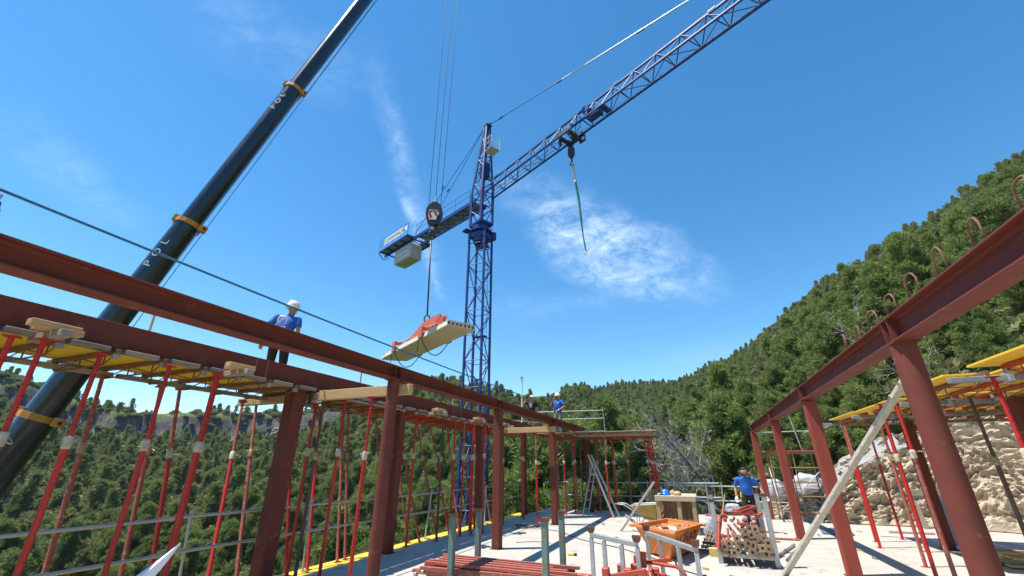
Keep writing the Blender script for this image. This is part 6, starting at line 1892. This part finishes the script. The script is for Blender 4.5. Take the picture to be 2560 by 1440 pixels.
# stepladder
def ladder():
    t = thing('stepladder', 'grey aluminium stepladder standing open on the far floor', 'stepladder', (-3.6, 16.6, 0))
    top = V(-3.62, 16.75, 1.70); ft = V(-4.02, 16.42, 0); bk = V(-2.95, 16.6, 0)
    w = V(.10, .42, 0)
    for s in (0, 1):
        MB().bar(ft + w * s * 1.1, top + w * s * .7, .03, .065, bev=.004).build('front_stile', M_galv, t)
        e = top.lerp(bk, -.20)
        MB().bar(bk + w * s * 1.1, e + w * s * .6, .03, .065, bev=.004).build('rear_stile', M_galv, t)
    for k in range(5):
        f = .15 + k * .17
        MB().bar(ft.lerp(top, f), ft.lerp(top, f) + w * (1.1 - .4 * f), .06, .025).build('tread', M_galv, t)
    MB().bar(ft.lerp(top, .8), bk.lerp(top, .8), .02, .03).build('spreader', M_galv, t)
    MB().tube([top + V(-.12, 0, -.30), top + V(-.08, 0, .02), top + V(.02, 0, .08), top + V(.10, .0, -.05)], .014, 6).build('top_hoop', M_galv, t)
ladder()
# leaning timbers and wheelbarrow
def lean(p, q, w, h, m_, label, holes=0, name='leaning_timber'):
    t = thing(name, label, 'timber', p)
    MB().bar(p, q, w, h, bev=.004).build('plank', m_, t)
    F = frame(p, q); L = (V(q) - V(p)).length
    for k in range(holes):
        MB().cyl((0, -h / 2 - .003, L * (.15 + .75 * k / holes)), (0, -h / 2 - .0005, L * (.15 + .75 * k / holes)), .014, n=8, M=F).build('hole', M_hole, t)
    return t
lean((-2.24, 13.47, .0), (-1.22, 13.62, 1.24), .07, .055, mat('pinkish_timber', (.50, .40, .35), .8, var=.25, vscale=5), 'pinkish drilled timber leaning against the pallet crate', 8)
lean((-2.12, 13.75, .36), (-1.42, 13.1, .03), .06, .06, M_greyx, 'grey timber crossing the foot of the leaning timber')
def barrow():
    t = thing('wheelbarrow', 'mustard yellow wheelbarrow with steel handles beside the crate', 'wheelbarrow', (-1.8, 15.0, 0))
    rim = [(-2.05, 14.55), (-1.30, 14.70), (-1.30, 15.35), (-2.05, 15.30)]; low = [(-1.75, 14.75), (-1.40, 14.80), (-1.40, 15.2), (-1.75, 15.15)]
    M_t = mat('mustard_tray', (.50, .34, .07), .6, var=.3, vscale=4, spots=(.42, .36, .26), sscale=6, sfill=.6)
    o_ = [V(x, y, .56) for x, y in rim]; l_ = [V(x, y, .20) for x, y in low]
    o_[1].z = o_[2].z = .60
    b = MB().loft([l_, o_], caps=False); b.add(l_, [(0, 1, 2, 3)])
    tr_ = b.build('tray', M_t, t); sm = tr_.modifiers.new('thickness', 'SOLIDIFY'); sm.thickness = .012
    MB().tube(o_, .016, 6, True).build('rim', MATS['pale_tie_bar'], t)
    for y in (14.72, 15.2):
        MB().tube([V(-1.2, 14.97, .18), V(-1.6, y, .17), V(-2.05, y, .42), V(-2.28, y, .56), V(-2.55, y, .58)], .017, 8).build('handle', M_galv, t, True)
        MB().tube([V(-1.95, y, .36), V(-1.92, y, .0), V(-1.75, y, .17)], .014, 6).build('leg', M_galv, t)
    MB().lathe([(.06, -.04), (.15, -.045), (.17, -.02), (.17, .02), (.15, .045), (.06, .04)], Matrix.Translation((-1.14, 14.97, .17)) @ Matrix.Rotation(R(90), 4, 'X'), 20).build('wheel', M_black, t, True, autosmooth=50)
barrow()
prop_s = thing('short_prop', 'short red prop leaning at the rear guard rail behind the wheelbarrow', 'prop', (-2.73, 18.7, 0))
MB().cyl((-2.73, 18.6, 0), (-2.60, 18.75, .62), .030, n=10).build('outer_tube', M_red, prop_s, True, autosmooth=40)
MB().cyl((-2.60, 18.75, .62), (-2.53, 18.85, .98), .024, n=10).build('inner_tube', M_redold, prop_s, True, autosmooth=40)
MB().cyl((-2.535, 18.84, .96), (-2.525, 18.86, 1.05), .038, n=10).build('collar', M_cream, prop_s, True)
# big leaning plank at the right
lean((1.03, 9.24, .0), (2.52, 6.62, 2.66), .105, .045, mat('pale_plank', (.56, .52, .44), .85, var=.3, vscale=3, col2=(.40, .36, .29), stretch=(5, 5, 5), bump=.3, bscale=40, spots=(.30, .26, .2), sscale=12, sfill=.62), 'long pale weathered plank leaning up against the right beam')
for f in (.38, .62, .97):
    p = V(1.03, 9.24, 0).lerp(V(2.52, 6.62, 2.66), f)
    rod('timber_peg', p + V(-.10, -.06, .0), p + V(.08, .05, .02), .012, M_woodz, None, 6, 'small wooden peg through the long leaning plank, %s' % ('low', 'middle', 'top')[(.38, .62, .97).index(f)], 'peg', 'pegs in the leaning plank')
# scaffold tower
def scaffold():
    t = thing('scaffold_tower', 'rusty rolling scaffold tower with castors in front of the rock bank', 'scaffold', (2.9, 17.8, 0))
    xs, ys = (2.28, 3.62), (17.55, 18.3); M_s = mat('rusty_scaffold', (.34, .22, .12), .75, var=.35, vscale=8, col2=(.22, .12, .07))
    for x in xs:
        for y in ys:
            rod('upright', (x, y, .16), (x, y, 2.15), .022, M_s, t, 8)
            MB().lathe([(.03, -.025), (.075, -.02), (.075, .02), (.03, .025)], Matrix.Translation((x, y, .08)) @ Matrix.Rotation(R(90), 4, 'Y'), 14).build('castor', M_black, t, True, autosmooth=40)
    for y in ys:
        for z in (.3, .75, 1.15, 1.6, 2.05): rod('rung', (xs[0], y, z), (xs[1], y, z), .018, M_s, t, 6)
        rod('upright', ((xs[0] + xs[1]) / 2, y, .3), ((xs[0] + xs[1]) / 2, y, 2.1), .018, M_s, t, 6)
    for x in xs:
        for z in (.5, 1.3, 2.05): rod('ledger', (x, ys[0], z), (x, ys[1], z), .018, M_s, t, 6)
        rod('brace', (x, ys[0], .5), (x, ys[1], 1.6), .014, M_galv, t, 6)
    rod('brace', (xs[0], ys[0], .3), (xs[1], ys[0], 1.5), .014, M_galv, t, 6)
    for k in range(3): MB().box(((xs[0] + xs[1]) / 2, 17.62 + k * .26, 2.11), (1.6, .24, .04), bev=.004).build('deck_plank', (M_fred, M_greyx, M_fred)[k], t)
    rod('guard_tube', (xs[0] - .3, 17.6, 2.72), (xs[1] + .2, 17.6, 2.74), .016, M_pipe, t, 6)
    rod('guard_tube', (xs[1] - .2, 17.55, 2.68), (xs[1] + .9, 17.9, 2.95), .018, M_galv, t, 6)
    rod('guard_upright', (xs[1] - .35, 17.6, 2.1), (xs[1] - .50, 17.55, 3.2), .018, M_pipe, t, 6)
scaffold()
sack('builders_bag', (3.55, 19.5, .5), (.50, .42, .45), 7, 'large white builders bag on the bank behind the scaffold tower', group='builders bags')
sack('builders_bag', (2.45, 19.7, .45), (.42, .40, .38), 8, 'torn whitish builders bag between the far right columns', group='builders bags')
sack('builders_bag', (2.95, 20.1, .3), (.55, .4, .40), 9, 'dark brown bag of debris behind the scaffold tower', material=mat('debris_bag', (.10, .075, .055), .9, var=.4, vscale=6, bump=1, bscale=14), group='builders bags')
# boards and blocks by the rock
tr = thing('board_trestle', 'rough plank trestle standing before the rock bank', 'trestle', (6.0, 17.3, 0))
MB().box((6.0, 17.2, .93), (.9, .10, .16), bev=.006).build('top_board', M_greyx, tr)
for x in (5.75, 6.25):
    MB().bar((x, 17.15, 0), (x - .12, 17.2, .86), .13, .035, bev=.004).build('leg', M_greyx, tr)
for i in range(14):
    y = 11.4 + (i % 7) * .22; z = .04 + .055 * (i // 7) + .0
    MB().box((6.0 + r2.uniform(-.15, .15), y, z), (2.2, .17, .045), bev=.004).build('stacked_plank', (M_woodx, M_greyx, M_yel)[i % 3], label='loose plank in the low pile under the right formwork, %s %s' % (('lower', 'upper')[i // 7], ORD[i % 7]), cat='plank', group='planks piled under the right formwork')
MB().cyl((5.25, 14.2, 0), (5.22, 14.25, 1.0), .09, n=16).build('grey_pipe', mat('grey_pvc', (.32, .36, .38), .45), smooth=True, autosmooth=40, label='upright grey plastic pipe behind the far dark column', cat='pipe')
sh = MB()
for k in range(7):
    x = 2.75 + k * .09; sh.box((x, 15.55 + .1 * (k % 2), .012 + .004 * k), (.085, 1.25, .01))
so_ = MB().loft([[V(2.75 + .1 * i, 14.85, .015 + .02 * (i % 2)) for i in range(8)] + [V(2.75 + .1 * i, 14.85, .005) for i in range(7, -1, -1)], [V(2.95 + .1 * i, 16.2, .015 + .02 * (i % 2)) for i in range(8)] + [V(2.95 + .1 * i, 16.2, .005) for i in range(7, -1, -1)]])
so_.build('corrugated_sheet', mat('blue_grey_sheet', (.10, .14, .20), .5, var=.2), label='dark corrugated sheet lying on the floor behind the third right column', cat='sheet')
# grey membrane over the crest of the rock
gm = MB(); nn = 16
rows = []
for i in range(nn):
    f = i / (nn - 1); row = []
    for k in range(9):
        g_ = k / 8
        x = 3.9 + 3.2 * f; y = 18.35 + .3 * f + g_ * (1.5 + .6 * f); z = rock_z(x, y) + .06 + .03 * math.sin(9 * f + 4 * g_)
        row.append(V(x, y, z))
    rows.append(row)
gm.add([p for r_ in rows for p in r_], [(i * 9 + k, (i + 1) * 9 + k, (i + 1) * 9 + k + 1, i * 9 + k + 1) for i in range(nn - 1) for k in range(8)])
go_ = gm.build('ground_membrane', mat('grey_membrane', (.30, .29, .27), .85, var=.15, vscale=3), smooth=True, label='grey membrane sheet draped over the crest of the rock bank', cat='membrane')
md = go_.modifiers.new('thickness', 'SOLIDIFY'); md.thickness = .02
# white plastic chute end at the lower left
wt_ = thing('white_chute', 'white curved plastic sheet standing up at the lower left picture edge', 'plastic sheet', (-5.3, 3.2, 0))
rows = []
for i in range(10):
    f = i / 9
    c = V(-5.62 + .52 * f, 2.95 + .46 * f, .42 + .50 * f ** 1.4)
    w = .26 * (1 - f) ** .8 + .012
    rows.append([c + V(.0, 0, .0), c + V(w * .3, -w * .5, -w * .55), c + V(w * .5, -w * .2, -w * 1.5), c + V(w * .45, -w * .15, -w * 1.5), c + V(w * .25, -w * .4, -w * .55)])
MB().loft(rows).build('sheet', mat('white_plastic', (.80, .81, .84), .4, var=.05), wt_, True, autosmooth=50)
MB().box((-5.55, 2.95, .12), (.5, .4, .24), bev=.02).build('base', MATS['white_plastic'], wt_)
yt = thing('tape_measure', 'small yellow and black tape measure on the floor', 'tape measure', (-2.6, 9.6, 0))
MB().box((-2.62, 9.6, .03), (.14, .06, .06), bev=.015).build('case', mat('yellow_case', (.70, .52, .04), .4), yt); MB().box((-2.53, 9.6, .025), (.05, .055, .05), bev=.012).build('end', M_black, yt)
# crumbs of mortar and stones scattered on the floor: too small to count
g9 = np.random.default_rng(4); nd = 900
dx_ = g9.uniform(-6, 8, nd); dy_ = g9.uniform(5, 18.5, nd); kk = fbm(dx_ / 1.7, dy_ / 1.7, 12, 3) > .48
db = MB()
for x, y in zip(dx_[kk], dy_[kk]):
    s_ = float(g9.uniform(.004, .02)); a = float(g9.uniform(0, 6))
    db.add([V(x + s_ * math.cos(a + k * 2.1), y + s_ * math.sin(a + k * 2.1), .001) for k in range(3)] + [V(x, y, s_ * .8)], [(0, 1, 3), (1, 2, 3), (2, 0, 3)])
db.build('floor_crumbs', M_rub, origin=(0, 0, 0), label='small crumbs of mortar and stone scattered on the floor', kind='stuff')

# offcuts lying about on the floor
spots_ = [(-3.5, 10.4), (-3.1, 11.6), (-2.2, 12.0), (-1.9, 9.3), (-.1, 9.2), (.4, 8.6), (1.6, 8.9), (2.9, 11.4), (3.0, 12.4), (-2.9, 14.6), (-3.3, 15.2), (2.6, 14.4), (3.8, 15.6), (1.5, 12.9), (-.5, 12.6), (.9, 13.4)]
for i, (x, y) in enumerate(spots_):
    L = r2.uniform(.10, .34); a = r2.uniform(0, 3.1); w = r2.uniform(.025, .06)
    d = V(math.cos(a), math.sin(a), 0) * L
    MB().bar(V(x, y, .014), V(x, y, .014) + d, .022, w, side=(0, 0, 1), bev=.002).build('timber_offcut', (M_woodx, M_greyx, M_redold, M_greyy)[i % 4], label='small offcut lying on the bright floor, %s counted from the left front' % ORD[i], cat='offcut', group='offcuts on the floor')
# ------------------------------------------------------------------ air
hz = MB().box((0, 40, 24), (760, 760, 130)).build('haze', mat('air_surface_placeholder', (1, 1, 1)), origin=(0, 0, 0), kind='stuff', label='thin pale haze filling the valley air')
hm_ = bpy.data.materials.new('haze_air'); hm_.use_nodes = True
hnt = hm_.node_tree; hnt.nodes.clear()
pv_ = hnt.nodes.new('ShaderNodeVolumePrincipled'); ho_ = hnt.nodes.new('ShaderNodeOutputMaterial')
pv_.inputs['Color'].default_value = (.80, .88, 1.0, 1)
pv_.inputs['Density'].default_value = .00012
pv_.inputs['Anisotropy'].default_value = .2
hnt.links.new(pv_.outputs[0], ho_.inputs['Volume'])
hz.data.materials.clear(); hz.data.materials.append(hm_)
hm_.cycles.homogeneous_volume = True
bpy.data.materials.remove(MATS.pop('air_surface_placeholder'))
